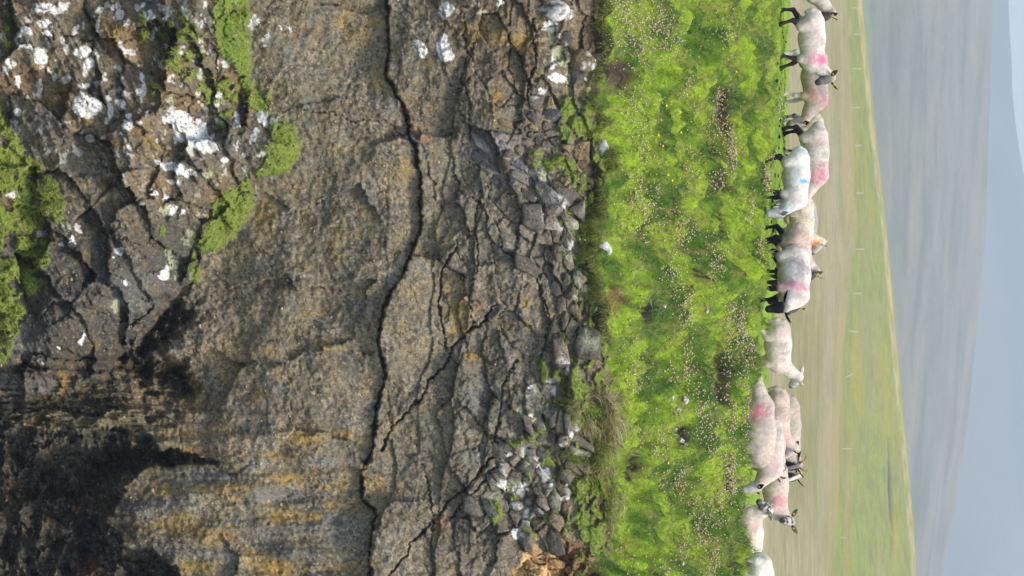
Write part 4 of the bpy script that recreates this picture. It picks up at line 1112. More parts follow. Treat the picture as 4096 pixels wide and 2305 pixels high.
# long dry grass spilling over the edge: separate tussocks
TUS = [(2330, 1610, 1.0, .55), (2400, 1600, 1.1, .6), (2440, 1650, 1.0, .5), (2350, 1680, .9, .5), (2410, 1720, 1.1, .45), (2360, 1770, 1.0, .35), (2440, 1760, .9, .45), (2390, 1830, 1.1, .2), (2350, 1860, .9, .15),
       (2400, 1900, .8, .3), (2440, 1960, .9, .4), (2430, 2050, .9, .4), (2420, 2110, .9, .45), (2470, 2000, .8, .4), (2290, 1640, .8, .4), (2470, 1600, .7, .5), (2480, 1690, .7, .4)]
for k, (v, u, s, dryf) in enumerate(TUS):
    m = int(420 * s)
    hx, hy, hz = turf_hit([u], [max(v, np.interp(u, EDGE_U, EDGE_V) + 12)])
    if v < np.interp(u, EDGE_U, EDGE_V) + 12:
        p0 = cliff_at(v, u)
    else:
        p0 = np.array([hx[0], hy[0], hz[0]])
    R = p0 + np.stack([rng.normal(0, .09 * s, m), rng.normal(0, .06, m), rng.normal(0, .05, m) - .04], 1)
    wi = rng.integers(0, 16, m); waz = rng.normal(-math.pi / 2, .9, 16); wl = rng.uniform(.7, 1.2, 16); wc = rng.random(16)
    az = waz[wi] + rng.normal(0, .16, m)
    D = unit(np.stack([np.cos(az) * .5, np.sin(az) * .55, np.full(m, .85)], 1) + rng.normal(0, .12, (m, 3)))
    L = rng.uniform(.16, .36, m) * s * wl[wi]
    bend = np.stack([np.cos(az) * .55 + .15, np.sin(az) * .45, -rng.uniform(.25, 1.0, m)], 1) * L[:, None] * .7
    dr = (wc[wi] * .7 + rng.random(m) * .3) < dryf
    c1 = np.where(dr[:, None], pick([lin(226, 208, 168), lin(206, 188, 146), lin(238, 222, 190)], [1, 1, .6], m), pick([lin(172, 184, 88), lin(146, 162, 70), lin(196, 196, 112)], [1, 1, 1], m)) * rng.uniform(.7, 1.1, (m, 1))
    tq = ['topmost', 'second', 'third', 'fourth', 'fifth', 'sixth', 'seventh', 'eighth', 'ninth', 'tenth', 'eleventh', 'twelfth', 'thirteenth', 'fourteenth', 'fifteenth', 'sixteenth', 'seventeenth']
    o = blades('grass_tussock', R - p0, D, L, rng.uniform(.007, .013, m), c1 * .9, c1 * 1.1, bend, None, None, segs=2)
    o.location = p0
    del o['kind']
    rank = sorted(range(len(TUS)), key=lambda a: TUS[a][1]).index(k)
    tag(o, tq[rank] + ' long dry grass tussock from the top along the turf edge', 'grass tussock', 'long grass tussocks spilling over the cliff edge')

# long wispy blades all over the slope
n = 26000
X = rng.uniform(-5.3, 5.3, n); ye = edge_y(X); Y = ye + rng.random(n) * (.2 - ye)
z, q, wb, pit, cu = turf_z(X, Y, True)
n3 = fbm(X * .7, Y * 1.1, 3, 91); Us, Vs = proj(X, Y, z)
k = rng.random(n) < (1 - pit) * (1 - .7 * cu) * (.25 + .75 * ss(-.2, .4, n3)) * (1 - .9 * wb)
X, Y, z = X[k], Y[k], z[k]; n = len(X)
c1 = pick([lin(224, 216, 172), lin(206, 218, 110), lin(176, 206, 76), lin(202, 182, 134), lin(110, 150, 48)], [1.1, 1, 1.2, .6, .5], n) * rng.uniform(.75, 1.05, (n, 1))
L = rng.uniform(.06, .16, n)
D = unit(np.stack([rng.normal(0, .6, n), rng.normal(-.2, .4, n), np.full(n, .8)], 1))
bend = np.stack([rng.normal(0, .6, n), rng.normal(-.2, .3, n), rng.uniform(-.6, -.1, n)], 1) * L[:, None] * .6
blades('grass_stalks', np.stack([X, Y, z], 1), D, L, rng.uniform(.005, .0085, n), c1 * .6, c1, bend, 'pale wispy grass stalks scattered over the slope', segs=2)

# taller tufts along the skyline of the bank
n = 9000
uu = rng.uniform(-150, 2450, n); yc = np.interp(uu, CREST_U, CREST_Y) + rng.normal(-.02, .13, n)
X, _ = unproj(uu, np.interp(uu, CREST_U, CREST_V), yc); Y = yc; z = turf_z(X, Y)
k = rng.random(n) < ss(-.25, .35, fbm(X * 2.4, X * 0 + 2.2, 3, 93)); X, Y, z = X[k], Y[k], z[k]; n = len(X)
c1 = pick([lin(206, 218, 110), lin(176, 206, 76), lin(140, 180, 58), lin(224, 214, 160)], [1, 1.2, .8, .3], n) * rng.uniform(.75, 1.05, (n, 1))
L = rng.uniform(.04, .11, n)
D = unit(np.stack([rng.normal(0, .4, n), rng.normal(-.1, .3, n), np.full(n, 1.0)], 1))
bend = np.stack([rng.normal(0, .4, n), rng.normal(0, .3, n), rng.uniform(-.3, 0, n)], 1) * L[:, None] * .6
blades('crest_grass', np.stack([X, Y, z], 1), D, L, rng.uniform(.005, .009, n), c1 * .6, c1, bend, 'uneven grass tufts along the skyline of the bank', segs=2)

# thrift seed heads
FL = [(2482, 44, 40, 70, 120), (2440, 60, 25, 90, 40), (2590, 90, 35, 50, 60), (2640, 130, 45, 55, 120), (2880, 127, 30, 50, 60), (2530, 200, 40, 70, 60), (2736, 364, 30, 40, 50), (2857, 397, 25, 45, 60), (2852, 513, 30, 50, 70), (2905, 552, 14, 45, 60),
      (2525, 430, 50, 60, 60), (2545, 560, 45, 90, 70), (2907, 625, 14, 45, 90), (2735, 640, 25, 40, 50), (3045, 717, 12, 30, 60), (3060, 655, 14, 30, 30), (2845, 712, 25, 30, 35), (3105, 430, 16, 40, 40), (2545, 840, 50, 75, 170), (2500, 780, 40, 60, 40), (2703, 932, 30, 45, 75), (2755, 905, 20, 30, 20),
      (2840, 1042, 22, 60, 90), (2675, 1103, 28, 40, 60), (2984, 838, 14, 45, 40), (3020, 998, 10, 35, 50), (2725, 1236, 22, 50, 80), (2907, 1247, 18, 30, 40), (2945, 1300, 14, 50, 70), (2907, 1362, 25, 45, 60), (2957, 1357, 12, 60, 60), (2984, 1407, 10, 40, 40), (2730, 1455, 20, 60, 90),
      (2664, 1473, 20, 40, 30), (2890, 1440, 20, 30, 40), (2957, 1517, 14, 30, 40), (2515, 1506, 40, 70, 70), (2890, 1540, 20, 40, 20), (2788, 1611, 25, 50, 50), (2805, 1700, 40, 50, 60), (2905, 1683, 16, 40, 60), (2616, 1783, 25, 40, 40), (2838, 1766, 30, 50, 50), (2900, 1850, 20, 45, 60), (2530, 1740, 40, 40, 25),
      (2700, 1927, 28, 50, 70), (2627, 1927, 15, 30, 20), (2905, 1950, 14, 45, 60), (2800, 2040, 40, 60, 100), (2772, 2155, 30, 50, 80), (2833, 2240, 22, 60, 90), (2866, 2016, 16, 45, 50), (2705, 2190, 15, 30, 30), (2890, 1900, 20, 40, 40), (2640, 2290, 20, 30, 30), (2960, 1750, 12, 90, 40), (2965, 1640, 8, 30, 30), (2460, 2190, 40, 50, 20), (2300, 960, 6, 6, 2)]
fu, fv, ff = [], [], []
for (v, u, rv, ru, m) in FL:
    m = int(m * 1.35); fu.append(rng.normal(u, ru * .95, m)); fv.append(rng.normal(v, rv * .85, m)); ff.append(np.full(m, u * .37 % 1))
m = 380
fu.append(rng.uniform(-60, 2360, m)); fv.append(rng.uniform(2440, 2960, m)); ff.append(rng.random(m))
fu, fv, ff = map(np.concatenate, (fu, fv, ff))
hx, hy, hz = turf_hit(fu, fv)
ok = ~np.isnan(hy); hx, hy, hz, ff = hx[ok], hy[ok], hz[ok], ff[ok]
OV = np.array([(1, 0, 0), (-1, 0, 0), (0, 1, 0), (0, -1, 0), (0, 0, 1), (0, 0, -1)], float)
OF = np.array([(0, 2, 4), (2, 1, 4), (1, 3, 4), (3, 0, 4), (2, 0, 5), (1, 2, 5), (3, 1, 5), (0, 3, 5)])
SV = np.array([(-1, 0, 0), (1, 0, 0), (0, 0, 1)], float)
n = len(hx)
rr = rng.uniform(.0075, .015, n)
hh = rng.uniform(.04, .12, n)
P = np.stack([hx, hy, hz], 1)
top_ = P + np.stack([rng.normal(0, .02, n), rng.normal(-.015, .015, n), hh], 1)
hv = (top_[:, None] + OV[None] * rr[:, None, None] * np.array([1, 1, .85])).reshape(-1, 3)
hf = (np.arange(n)[:, None, None] * 6 + OF[None]).reshape(-1, 3)
warm = rng.random(n) < (.25 + .5 * ff)
hc = np.where(warm[:, None], pick([lin(240, 202, 164), lin(232, 182, 138), lin(244, 218, 190)], [1, .6, 1], n), pick([lin(246, 228, 212), lin(240, 214, 198), lin(248, 236, 220)], [1, 1, .7], n)) * rng.uniform(.88, 1.05, (n, 1))
hcv = np.repeat(hc, 6, 0)
sv = np.stack([P + np.array([-.0015, 0, 0]), P + np.array([.0015, 0, 0]), top_], 1).reshape(-1, 3)
sf = np.arange(3 * n).reshape(-1, 3) + len(hv)
scv = np.repeat(np.repeat(lin(150, 130, 84)[None], n, 0), 3, 0)
o = mesh_obj('thrift_seed_heads', np.concatenate([hv, sv]), np.concatenate([hf, sf]), FLOWER, colors=np.concatenate([hcv, scv]))
tag(o, 'cream and pink thrift seed heads dotted over the turf', 'flowers', kind='stuff')

# sheep droppings on the cropped flat
n = 170
X = rng.uniform(-4.6, 1.2, n); Y = .3 + 7 * rng.random(n) ** 1.5
P = np.stack([X, Y, turf_z(X, Y) + .012], 1)
dv = (P[:, None] + OV[None] * (rng.uniform(.014, .032, n)[:, None, None]) * np.array([1.5, 1, .7])).reshape(-1, 3)
df = (np.arange(n)[:, None, None] * 6 + OF[None]).reshape(-1, 3)
o = mesh_obj('droppings', dv, df, STONE, colors=np.repeat(lin(50, 44, 36)[None], len(dv), 0))
tag(o, 'dark sheep droppings scattered on the cropped grass', 'droppings', kind='stuff')

# single yellow flowers
YF = [(2645, 426, 'uppermost yellow flower beside the bright grass ridge'), (2700, 452, 'yellow flower between two peat hollows, right of the bright grass ridge'), (2704, 532, 'yellow flower in the olive grass right of the ridge end'), (2614, 543, 'yellow flower at the end of the bright grass ridge'),
      (2631, 586, 'yellow flower just below the end of the bright grass ridge'), (2652, 702, 'yellow flower above a twin, next to the seed head bank'), (2669, 724, 'lower twin of two neighbouring yellow flowers'), (2926, 290, 'yellow flower near the feet of the grazing sheep'), (2653, 1851, 'lone yellow flower above the grey peat patch')]
hx, hy, hz = turf_hit([f[1] for f in YF], [f[0] for f in YF])
YPM = mat_plain('yellow_petal', tuple(lin(240, 214, 10)), .6, .2); STM = mat_plain('green_stem', tuple(lin(90, 120, 40)), .8, .2)
for k, (v, u, lab) in enumerate(YF):
    r = empty('yellow_flower', (hx[k], hy[k], hz[k])); tag(r, lab, 'flower', 'yellow flowers in the turf')
    a = np.arange(10) / 10 * 2 * math.pi
    pvts = [(0, 0, .075)]; pf = []
    for q_ in range(10):
        for (rd_, da, zz) in ((.014, -.25, .082), (.017, 0, .084), (.014, .25, .082)):
            pvts.append((rd_ * math.cos(a[q_] + da), rd_ * math.sin(a[q_] + da), zz))
        b_ = 1 + q_ * 3
        pf += [(0, b_, b_ + 1), (0, b_ + 1, b_ + 2)]
    o = mesh_obj('petals', np.array(pvts), np.array(pf), YPM, parent=r); o.rotation_euler = (math.radians(40), 0, 0)
    tv = np.array([(.003 * math.cos(t_), .003 * math.sin(t_), zz) for zz in (-.02, .075) for t_ in (0, 2.1, 4.2)])
    mesh_obj('stem', tv, np.array([(0, 1, 4, 3), (1, 2, 5, 4), (2, 0, 3, 5)]), STM, parent=r)
    o.location = (0, -.045, .015)
# ------------------------------------------------------------------ sheep: one continuous body surface each
def surface_nets(f, o, h):
    nx, ny, nz = f.shape
    s = f < 0
    acc = np.zeros((nx - 1, ny - 1, nz - 1, 3), np.float32); cnt = np.zeros((nx - 1, ny - 1, nz - 1), np.float32)
    cr = [(0, 0, 0), (1, 0, 0), (0, 1, 0), (1, 1, 0), (0, 0, 1), (1, 0, 1), (0, 1, 1), (1, 1, 1)]
    def sub(a, c): return a[c[0]:nx - 1 + c[0], c[1]:ny - 1 + c[1], c[2]:nz - 1 + c[2]]
    for i in range(8):
        for ax in range(3):
            a = cr[i]
            if a[ax] == 1: continue
            b = list(a); b[ax] = 1
            fa, fb = sub(f, a), sub(f, b)
            m = (fa < 0) != (fb < 0)
            t = np.where(m, fa / np.where(m, fa - fb, 1), 0)
            for d in range(3):
                acc[..., d] += np.where(m, a[d] + (t if d == ax else 0), 0)
            cnt += m
    act = cnt > 0
    idx = np.full(act.shape, -1, np.int64); idx[act] = np.arange(act.sum())
    cells = np.argwhere(act)
    V_ = (cells + acc[act] / cnt[act][:, None]) * h + np.array(o)
    Q = []
    for ax in range(3):
        a1, a2 = [(1, 2), (2, 0), (0, 1)][ax]
        sa = np.take(s, range(f.shape[ax] - 1), axis=ax); sb = np.take(s, range(1, f.shape[ax]), axis=ax)
        e = np.argwhere(sa != sb)
        e = e[(e[:, a1] > 0) & (e[:, a2] > 0) & (e[:, a1] < f.shape[a1] - 1) & (e[:, a2] < f.shape[a2] - 1)]
        d1 = np.zeros(3, int); d1[a1] = 1; d2 = np.zeros(3, int); d2[a2] = 1
        def g(p): return idx[p[:, 0], p[:, 1], p[:, 2]]
        q = np.stack([g(e - d1 - d2), g(e - d2), g(e), g(e - d1)], 1)
        fl = ~sa[e[:, 0], e[:, 1], e[:, 2]]
        q[fl] = q[fl][:, ::-1]
        Q.append(q)
    return V_, np.concatenate(Q)

def rc(p, a, b, r1, r2, sy=1.0):
    a = np.array(a, float); b = np.array(b, float)
    q = p - a; ba = b - a
    t = np.clip((q @ ba) / (ba @ ba + 1e-9), 0, 1)
    dd = q - t[..., None] * ba
    if sy != 1.0:
        dd = dd * np.array([1, 1 / sy, 1])
    return np.sqrt((dd ** 2).sum(-1)) - (r1 + (r2 - r1) * t)

def smin(a, b, k):
    h = np.clip(.5 + .5 * (b - a) / k, 0, 1)
    return b + (a - b) * h - k * h * (1 - h)

def nrm(v):
    v = np.array(v, float); return v / np.linalg.norm(v)

CREAM, WHITE_, GREYF, TANF = lin(214, 204, 192), lin(228, 226, 220), lin(186, 176, 166), lin(196, 182, 166)
BLACK, DBROWN, WLEG, MOTT = lin(34, 30, 30), lin(70, 58, 52), lin(206, 200, 192), 'mott'
PINK, BLUE, ORANGE, SMUDGE, BRN = lin(224, 96, 134), lin(24, 150, 214), lin(236, 130, 36), lin(120, 116, 118), lin(178, 150, 132)

def ear_mesh(root, d, up, L, w, thick=.010):
    d = nrm(d); s = nrm(np.cross(d, up)); n_ = np.cross(s, d)
    V_, F_ = [], []
    prof = [(0, .35), (.15, .7), (.4, 1.0), (.65, .9), (.85, .55), (1.0, .08)]
    for (t, ww) in prof:
        c = root + d * L * t - n_ * (L * .12 * t * t)
        for k in range(6):
            a = k / 6 * 2 * math.pi
            V_.append(c + s * math.cos(a) * w * .5 * ww + n_ * (math.sin(a) * thick * (1 if math.sin(a) > 0 else .5) + abs(math.cos(a)) * .010 * ww))
    for i in range(len(prof) - 1):
        for k in range(6):
            b = (k + 1) % 6
            F_.append((i * 6 + k, i * 6 + b, i * 6 + 6 + b, i * 6 + 6 + k))
    m = len(V_)
    return np.array(V_), np.array(F_), n_, s

def sheep(key, label, yaw, scale=1.0, head=((.52, 0, .76), (.75, 0, -.6)), roll_up=(0, 0, 1), base=CREAM, legs=BLACK, headc=DBROWN, marks=(), strides=(0, 0, 0, 0), horns=False,
          tags=('L', 'R'), earc=None, hornc=None, blaze=None, pitch=0.0, tail=.2, seed=1, bodyr=1.06, ear_up=.15, face_w=1.0):
    u, v, y = FLOCK[key]
    x, _ = unproj(u, v, y)
    gz = float(turf_z(np.array([float(x)]), np.array([y]))[0])
    root = empty('sheep', (float(x), y, gz - .012))
    root.rotation_euler = (0, math.radians(pitch), math.radians(yaw))
    root.scale = (scale,) * 3
    tag(root, label, 'sheep', 'sheep standing along the clifftop')
    hp = np.array(head[0], float); hd = nrm(head[1])
    upv = np.array(roll_up, float); up = nrm(upv - hd * (upv @ hd) + 1e-6); sd_ = np.cross(up, hd)      # sd_ = left of the head
    B, LG, HD = [], [], []
    b = bodyr
    B += [((-.29, 0, .488), (-.05, 0, .462), .150 * b, .180 * b, .86), ((-.05, 0, .462), (.24, 0, .468), .180 * b, .150 * b, .86), ((-.30, .055, .535), (-.20, .05, .555), .085, .075, 1), ((-.30, -.055, .535), (-.20, -.05, .555), .085, .075, 1),
          ((.20, 0, .555), (.27, 0, .55), .075, .075, 1), ((.30, 0, .44), (.33, 0, .47), .105, .105, .9), ((-.1, 0, .575), (.15, 0, .57), .06, .06, 1.2)]
    B += [((-.425, 0, .55), (-.455, 0, .55 - tail * .5), .038, .034, 1), ((-.455, 0, .55 - tail * .5), (-.445, 0, .55 - tail), .034, .024, 1)]
    nb = np.array((.28, 0, .525))
    midn = nb * .5 + hp * .5 + np.array((.0, 0, -.02))
    B += [(nb, midn, .125, .092, .85), (midn, hp - hd * .02, .092, .07, .9)]
    fr = [(.245, .085), (.245, -.085)]; hd_ = [(-.30, .09), (-.30, -.09)]
    for i, (lx, ly) in enumerate(fr):
        sx = strides[i]
        B += [((lx - .01, ly * .85, .44), (lx - .02, ly * 1.12, .31), .088, .056, 1)]
        kx = lx + sx * .5; fx = lx + sx
        LG += [((lx - .02, ly * 1.12, .31), (kx, ly * 1.08, .19), .044, .030, 1), ((kx, ly * 1.08, .19), (fx - .012, ly, .055), .028, .021, 1), ((fx - .012, ly, .055), (fx + .01, ly, .018), .025, .030, 1), ((fx + .015, ly, .012), (fx + .03, ly, .012), .024, .018, 1)]
    for i, (lx, ly) in enumerate(hd_):
        sx = strides[2 + i]
        B += [((lx, ly * .95, .45), (lx + .05 + sx * .25, ly * 1.08, .31), .108, .072, 1)]
        hk = (lx - .075 + sx * .75, ly * 1.02, .20); fx = lx - .05 + sx
        LG += [((lx + .04 + sx * .25, ly * 1.06, .31), hk, .060, .031, 1), (hk, (fx, ly, .055), .029, .021, 1), ((fx, ly, .055), (fx + .018, ly, .018), .025, .030, 1), ((fx + .02, ly, .012), (fx + .035, ly, .012), .024, .018, 1)]
    w_ = face_w
    HD += [(hp - hd * .01, hp + hd * .09 - up * .005, .070 * w_, .062 * w_, 1), (hp + hd * .09 - up * .005, hp + hd * .195 - up * .018, .062 * w_, .043 * w_, 1), (hp + hd * .05 - up * .045, hp + hd * .16 - up * .045, .045 * w_, .03 * w_, 1),
           (hp + hd * .18 - up * .018, hp + hd * .21 - up * .025, .042 * w_, .036 * w_, 1), (hp + hd * .04 + sd_ * .035 + up * .022, hp + hd * .075 + sd_ * .035 + up * .02, .028, .024, 1), (hp + hd * .04 - sd_ * .035 + up * .022, hp + hd * .075 - sd_ * .035 + up * .02, .028, .024, 1)]
    prims = [(p, .055) for p in B] + [(p, .03) for p in LG] + [(p, .025) for p in HD]
    pts = np.array([q for p, _ in prims for q in (p[0], p[1])])
    lo = pts.min(0) - .22; hi = pts.max(0) + .22; lo[2] = -.05
    h = .0135
    nn = np.ceil((hi - lo) / h).astype(int)
    ax = [lo[d] + h * np.arange(nn[d]) for d in range(3)]
    f = np.full(nn, .3, np.float32)
    for p, k in prims:
        r = max(p[2], p[3]) * max(1, p[4]) + k * 1.3 + 3 * h
        mn = np.minimum(p[0], p[1]) - r; mx_ = np.maximum(p[0], p[1]) + r
        i0 = [max(0, int((mn[d] - lo[d]) / h)) for d in range(3)]; i1 = [min(nn[d], int((mx_[d] - lo[d]) / h) + 2) for d in range(3)]
        sl_ = tuple(slice(i0[d], i1[d]) for d in range(3))
        g = np.stack(np.meshgrid(*[ax[d][i0[d]:i1[d]] for d in range(3)], indexing='ij'), -1)
        f[sl_] = smin(f[sl_], rc(g, *p), k)
    vv, qq = surface_nets(f, lo, h)
    # colour by region
    dB = np.min([rc(vv, *p) for p in B], 0); dL = np.min([rc(vv, *p) for p in LG], 0); dH = np.min([rc(vv, *p) for p in HD], 0)
    rs = np.random.default_rng(seed)
    so_ = seed * 7.31
    def n3(s_, sd2): return (fbm(vv[:, 0] * s_ + so_, vv[:, 2] * s_ + vv[:, 1] * s_ * .7, 3, 200 + sd2) + fbm(vv[:, 1] * s_ - so_, vv[:, 2] * s_ - vv[:, 0] * s_ * .6, 3, 230 + sd2)) * .6
    m = len(vv)
    base = np.array(base) * (.98 if base[0] > .84 else 1.05) * np.array([1.03, 1.0, .95])
    c = np.repeat(base[None], m, 0)
    c = mx(c, np.array(base) * .84, ss(-.1, .5, n3(5, 0)) * .5)
    c = mx(c, BRN * .9, ss(.05, .5, n3(4, 1)) * .3)
    c = mx(c, lin(150, 144, 142), ss(.15, .55, n3(6, 3)) * .28 * ss(.40, .52, vv[:, 2]))
    c = mx(c, lin(158, 138, 104), ss(.40, .30, vv[:, 2]) * (dB < dL) * .35)      # browner wool low on the belly
    c *= (1 + .09 * np.sin(vv[:, 0] * 70 + 8 * n3(6, 2) + vv[:, 2] * 25))[:, None]      # comb marks of the shearing
    for (cx_, cy_, cz_, rx, ry, rz, mc, st) in marks:
        rx, rz, st = rx * 1.12, rz * 1.12, st * (1.0 if st > .93 else .85)
        cyv = vv[:, 1] if cy_ is not None else 0
        r2 = ((vv[:, 0] - cx_) / rx) ** 2 + ((vv[:, 2] - cz_) / rz) ** 2 + (0 if cy_ is None else ((vv[:, 1] - cy_) / ry) ** 2)
        e = np.sqrt(r2) + .5 * n3(7, 4) + .55 * n3(24, 5)
        c = mx(c, np.array(mc), ss(1.25, .25, e) * st * (dH > dB))
    lw = ss(-.012, .018, dB - dL)
    if isinstance(legs, str):
        lcol = np.where((n3(16, 6) > .08)[:, None], lin(60, 54, 54), lin(205, 198, 190))
    else:
        lcol = np.repeat(np.array(legs)[None], m, 0)
        lcol = mx(lcol, np.array(base), ss(.26, .34, vv[:, 2] + .05 * n3(14, 7)) * .55)
    c = c + (lcol - c) * lw[:, None]
    c = mx(c, lin(30, 28, 28), ss(.03, .018, vv[:, 2]) * (dL < dB))
    hw = ss(-.02, .025, dB - dH)
    t_ = (vv - hp) @ hd
    if isinstance(headc, str):
        hcol = np.where((n3(20, 8) > .0)[:, None], lin(88, 82, 82), lin(196, 190, 184))
    else:
        hcol = np.repeat(np.array(headc)[None], m, 0)
    if blaze is not None:
        us_ = np.abs((vv - hp) @ sd_)
        hcol = mx(hcol, np.array(blaze), ss(.035, .02, us_) * ss(.19, .15, t_))
    hcol = mx(hcol, np.array((.03, .027, .027)), ss(.17, .205, t_) * .75)
    c = c + (hcol - c) * hw[:, None]
    body = mesh_obj('body', vv, qq, FLEECE, parent=root, colors=c)
    ec = earc if earc is not None else (lin(60, 52, 50) if not isinstance(headc, str) else lin(150, 140, 134))
    for sgn, nm in ((1, 'L'), (-1, 'R')):
        er = hp + hd * .0 + sd_ * sgn * .055 + up * .035
        ed = nrm(sd_ * sgn + up * ear_up - hd * .25)
        ev, ef, en, es = ear_mesh(er, ed, hd, .155, .07)
        ecol = np.repeat(np.array(ec)[None], len(ev), 0) * (1 + .25 * rs.standard_normal((len(ev), 1)) * .4)
        eo = mesh_obj('ear', ev, ef, FLEECE, parent=root, colors=ecol)
        if nm in tags:
            tc = er + ed * .06
            tv, tf = [], []
            for sd3 in (-1, 1):
                off = en * (.018 * sd3)
                b0 = len(tv)
                for a in range(8):
                    tv.append(tc + off + (ed * math.cos(a * math.pi / 4) + es * math.sin(a * math.pi / 4)) * .016)
            tf = [(a, (a + 1) % 8, 8 + (a + 1) % 8, 8 + a) for a in range(8)] + [(0, 1, 2, 3), (0, 3, 4, 7), (4, 5, 6, 7), (8, 9, 10, 11), (8, 11, 12, 15), (12, 13, 14, 15)]
            mesh_obj('ear_tag', np.array(tv), np.array(tf), TAGM, parent=eo, smooth=False)
        ep = hp + hd * .075 + sd_ * sgn * .054 + up * .018
        ev2 = IV * .0125 + ep
        mesh_obj('eye', ev2, IF, EYEM, parent=root)
        if horns:
            hv_, hf_ = [], []
            steps = 11
            for k in range(steps):
                a = k / (steps - 1) * 3.6
                cpos = hp - hd * .01 + up * .055 + sd_ * sgn * (.035 + .030 * a) + (up * math.sin(a) * .055 - hd * (1 - math.cos(a)) * .055)
                rr_ = .020 * (1 - .75 * k / (steps - 1))
                for q_ in range(6):
                    t2 = q_ / 6 * 2 * math.pi
                    hv_.append(cpos + sd_ * math.cos(t2) * rr_ + nrm(up * math.cos(a) + hd * math.sin(a) + 1e-6) * 0 + up * math.sin(t2) * rr_ * math.cos(a) + hd * math.sin(t2) * rr_ * math.sin(a))
            for k in range(steps - 1):
                for q_ in range(6):
                    b2 = (q_ + 1) % 6
                    hf_.append((k * 6 + q_, k * 6 + b2, k * 6 + 6 + b2, k * 6 + 6 + q_))
            mesh_obj('horn', np.array(hv_), np.array(hf_), HORNM, parent=root)
    return root

GRZ = ((.60, 0, .245), (.42, 0, -.9))
GUP = (.9, 0, .42)
def wdir(yaw, wx, wy, wz):
    """world direction -> sheep-local"""
    a = math.radians(yaw)
    return (wx * math.cos(a) + wy * math.sin(a), -wx * math.sin(a) + wy * math.cos(a), wz)
SH_PINK = lambda s=.7, z=.50: (.22, None, z, .11, 1, .17, PINK, s)
sheep('s1', 'sheep cut off by the top edge, only its pale neck and dark brown face showing', 0, 1.02, head=((.56, 0, .70), (.62, -.1, -.78)), base=CREAM, headc=lin(84, 70, 64), earc=lin(70, 52, 44), seed=1, ear_up=.6)
sheep('s2', 'cream sheep striding with dark brown legs and a bright pink shoulder patch', 10, 1.03, head=((.50, -.02, .72), wdir(10, .42, -.45, -.75)), base=lin(226, 216, 208), legs=lin(64, 54, 52), headc=lin(122, 114, 110), earc=lin(84, 72, 66),
      marks=[(.24, None, .60, .07, 1, .09, PINK, .95), (.24, None, .48, .09, 1, .14, lin(232, 150, 172), .6), (-.2, None, .5, .16, 1, .1, lin(216, 180, 186), .5), (.0, None, .62, .06, 1, .035, SMUDGE, .35)], strides=(.12, -.06, -.12, .06), seed=2, ear_up=.7, tail=.17)
sheep('s3', 'grey-pink grazing sheep with white legs behind the pink-shouldered strider', 0, 1.08, head=((.58, 0, .30), (.34, -.1, -.93)), roll_up=GUP, base=lin(190, 176, 164), legs=WLEG, headc=lin(176, 164, 156), earc=lin(56, 40, 34),
      marks=[(.20, None, .47, .12, 1, .12, lin(208, 142, 128), .8), (.12, None, .56, .17, 1, .10, lin(142, 136, 138), .75), (.3, None, .6, .09, 1, .06, lin(206, 128, 150), .6)], strides=(.07, -.05, .03, -.03), seed=3, bodyr=1.06)
sheep('s4', 'cream sheep seen from the rear between two grazers, tan patch on the rump', 30, 1.0, head=GRZ, roll_up=GUP, base=lin(208, 198, 180), legs=MOTT, headc=lin(190, 180, 170), marks=[(-.2, None, .52, .10, 1, .09, lin(190, 156, 138), .7)], seed=4, tail=.18)
sheep('s5', 'pale sheep with black hind legs and rose red shoulder, partly behind the white sheep', 6, 1.04, head=((.62, 0, .30), (.5, 0, -.85)), roll_up=GUP, base=lin(210, 200, 192), legs=lin(44, 38, 37), headc=lin(80, 72, 70),
      marks=[(.26, None, .52, .15, 1, .17, lin(216, 122, 140), .85), (-.22, None, .52, .12, 1, .1, lin(196, 164, 164), .6), (-.02, None, .60, .05, 1, .05, SMUDGE, .5), (.12, None, .58, .05, 1, .05, SMUDGE, .5)], seed=5, tail=.1, strides=(0, .05, .02, -.06))
sheep('s6', 'bright white grazing sheep with a blue stripe on its back', -8, 1.0, head=((.50, -.03, .27), wdir(-8, .25, -.35, -.88)), roll_up=GUP, base=lin(238, 238, 234), legs=lin(54, 48, 48), headc=lin(196, 194, 190), earc=lin(184, 200, 206), tags=(),
      marks=[(.03, None, .60, .032, 1, .085, BLUE, 1.0), (.03, None, .54, .05, 1, .10, lin(150, 208, 232), .6), (.42, None, .40, .08, 1, .12, lin(176, 206, 212), .5)], pitch=4, seed=6, strides=(.03, -.06, .03, .1), tail=.13)
sheep('s7', 'sheep with an orange dab on its nape and a blue streak along the spine', 40, .95, head=((.44, .02, .74), wdir(40, .75, .25, -.45)), base=lin(216, 206, 184), legs=MOTT, headc=lin(200, 190, 178), earc=lin(206, 200, 190), tags=(),
      marks=[(.02, .0, .64, .26, .055, .07, BLUE, .95), (.40, None, .67, .07, 1, .08, ORANGE, 1.0), (-.25, None, .54, .09, 1, .08, lin(170, 166, 166), .5)], seed=7, ear_up=.5)
sheep('s8', 'brownish sheep whose back shows behind the blue-streaked sheep', 12, 1.0, head=GRZ, roll_up=GUP, base=lin(192, 172, 162), legs=lin(180, 172, 164), headc=lin(90, 80, 76), marks=[(-.1, None, .6, .2, 1, .08, lin(150, 132, 130), .5)], seed=8)
sheep('s9', 'pale sheep with thick black legs, rump nearest, front hidden by the black-faced grazer', 22, 1.06, head=((.58, .0, .30), (.4, 0, -.9)), roll_up=GUP, base=lin(204, 186, 172), legs=BLACK, headc=BLACK,
      marks=[(-.2, None, .50, .14, 1, .12, lin(202, 168, 160), .5)], seed=9, tail=.12, strides=(0, 0, -.05, .06))
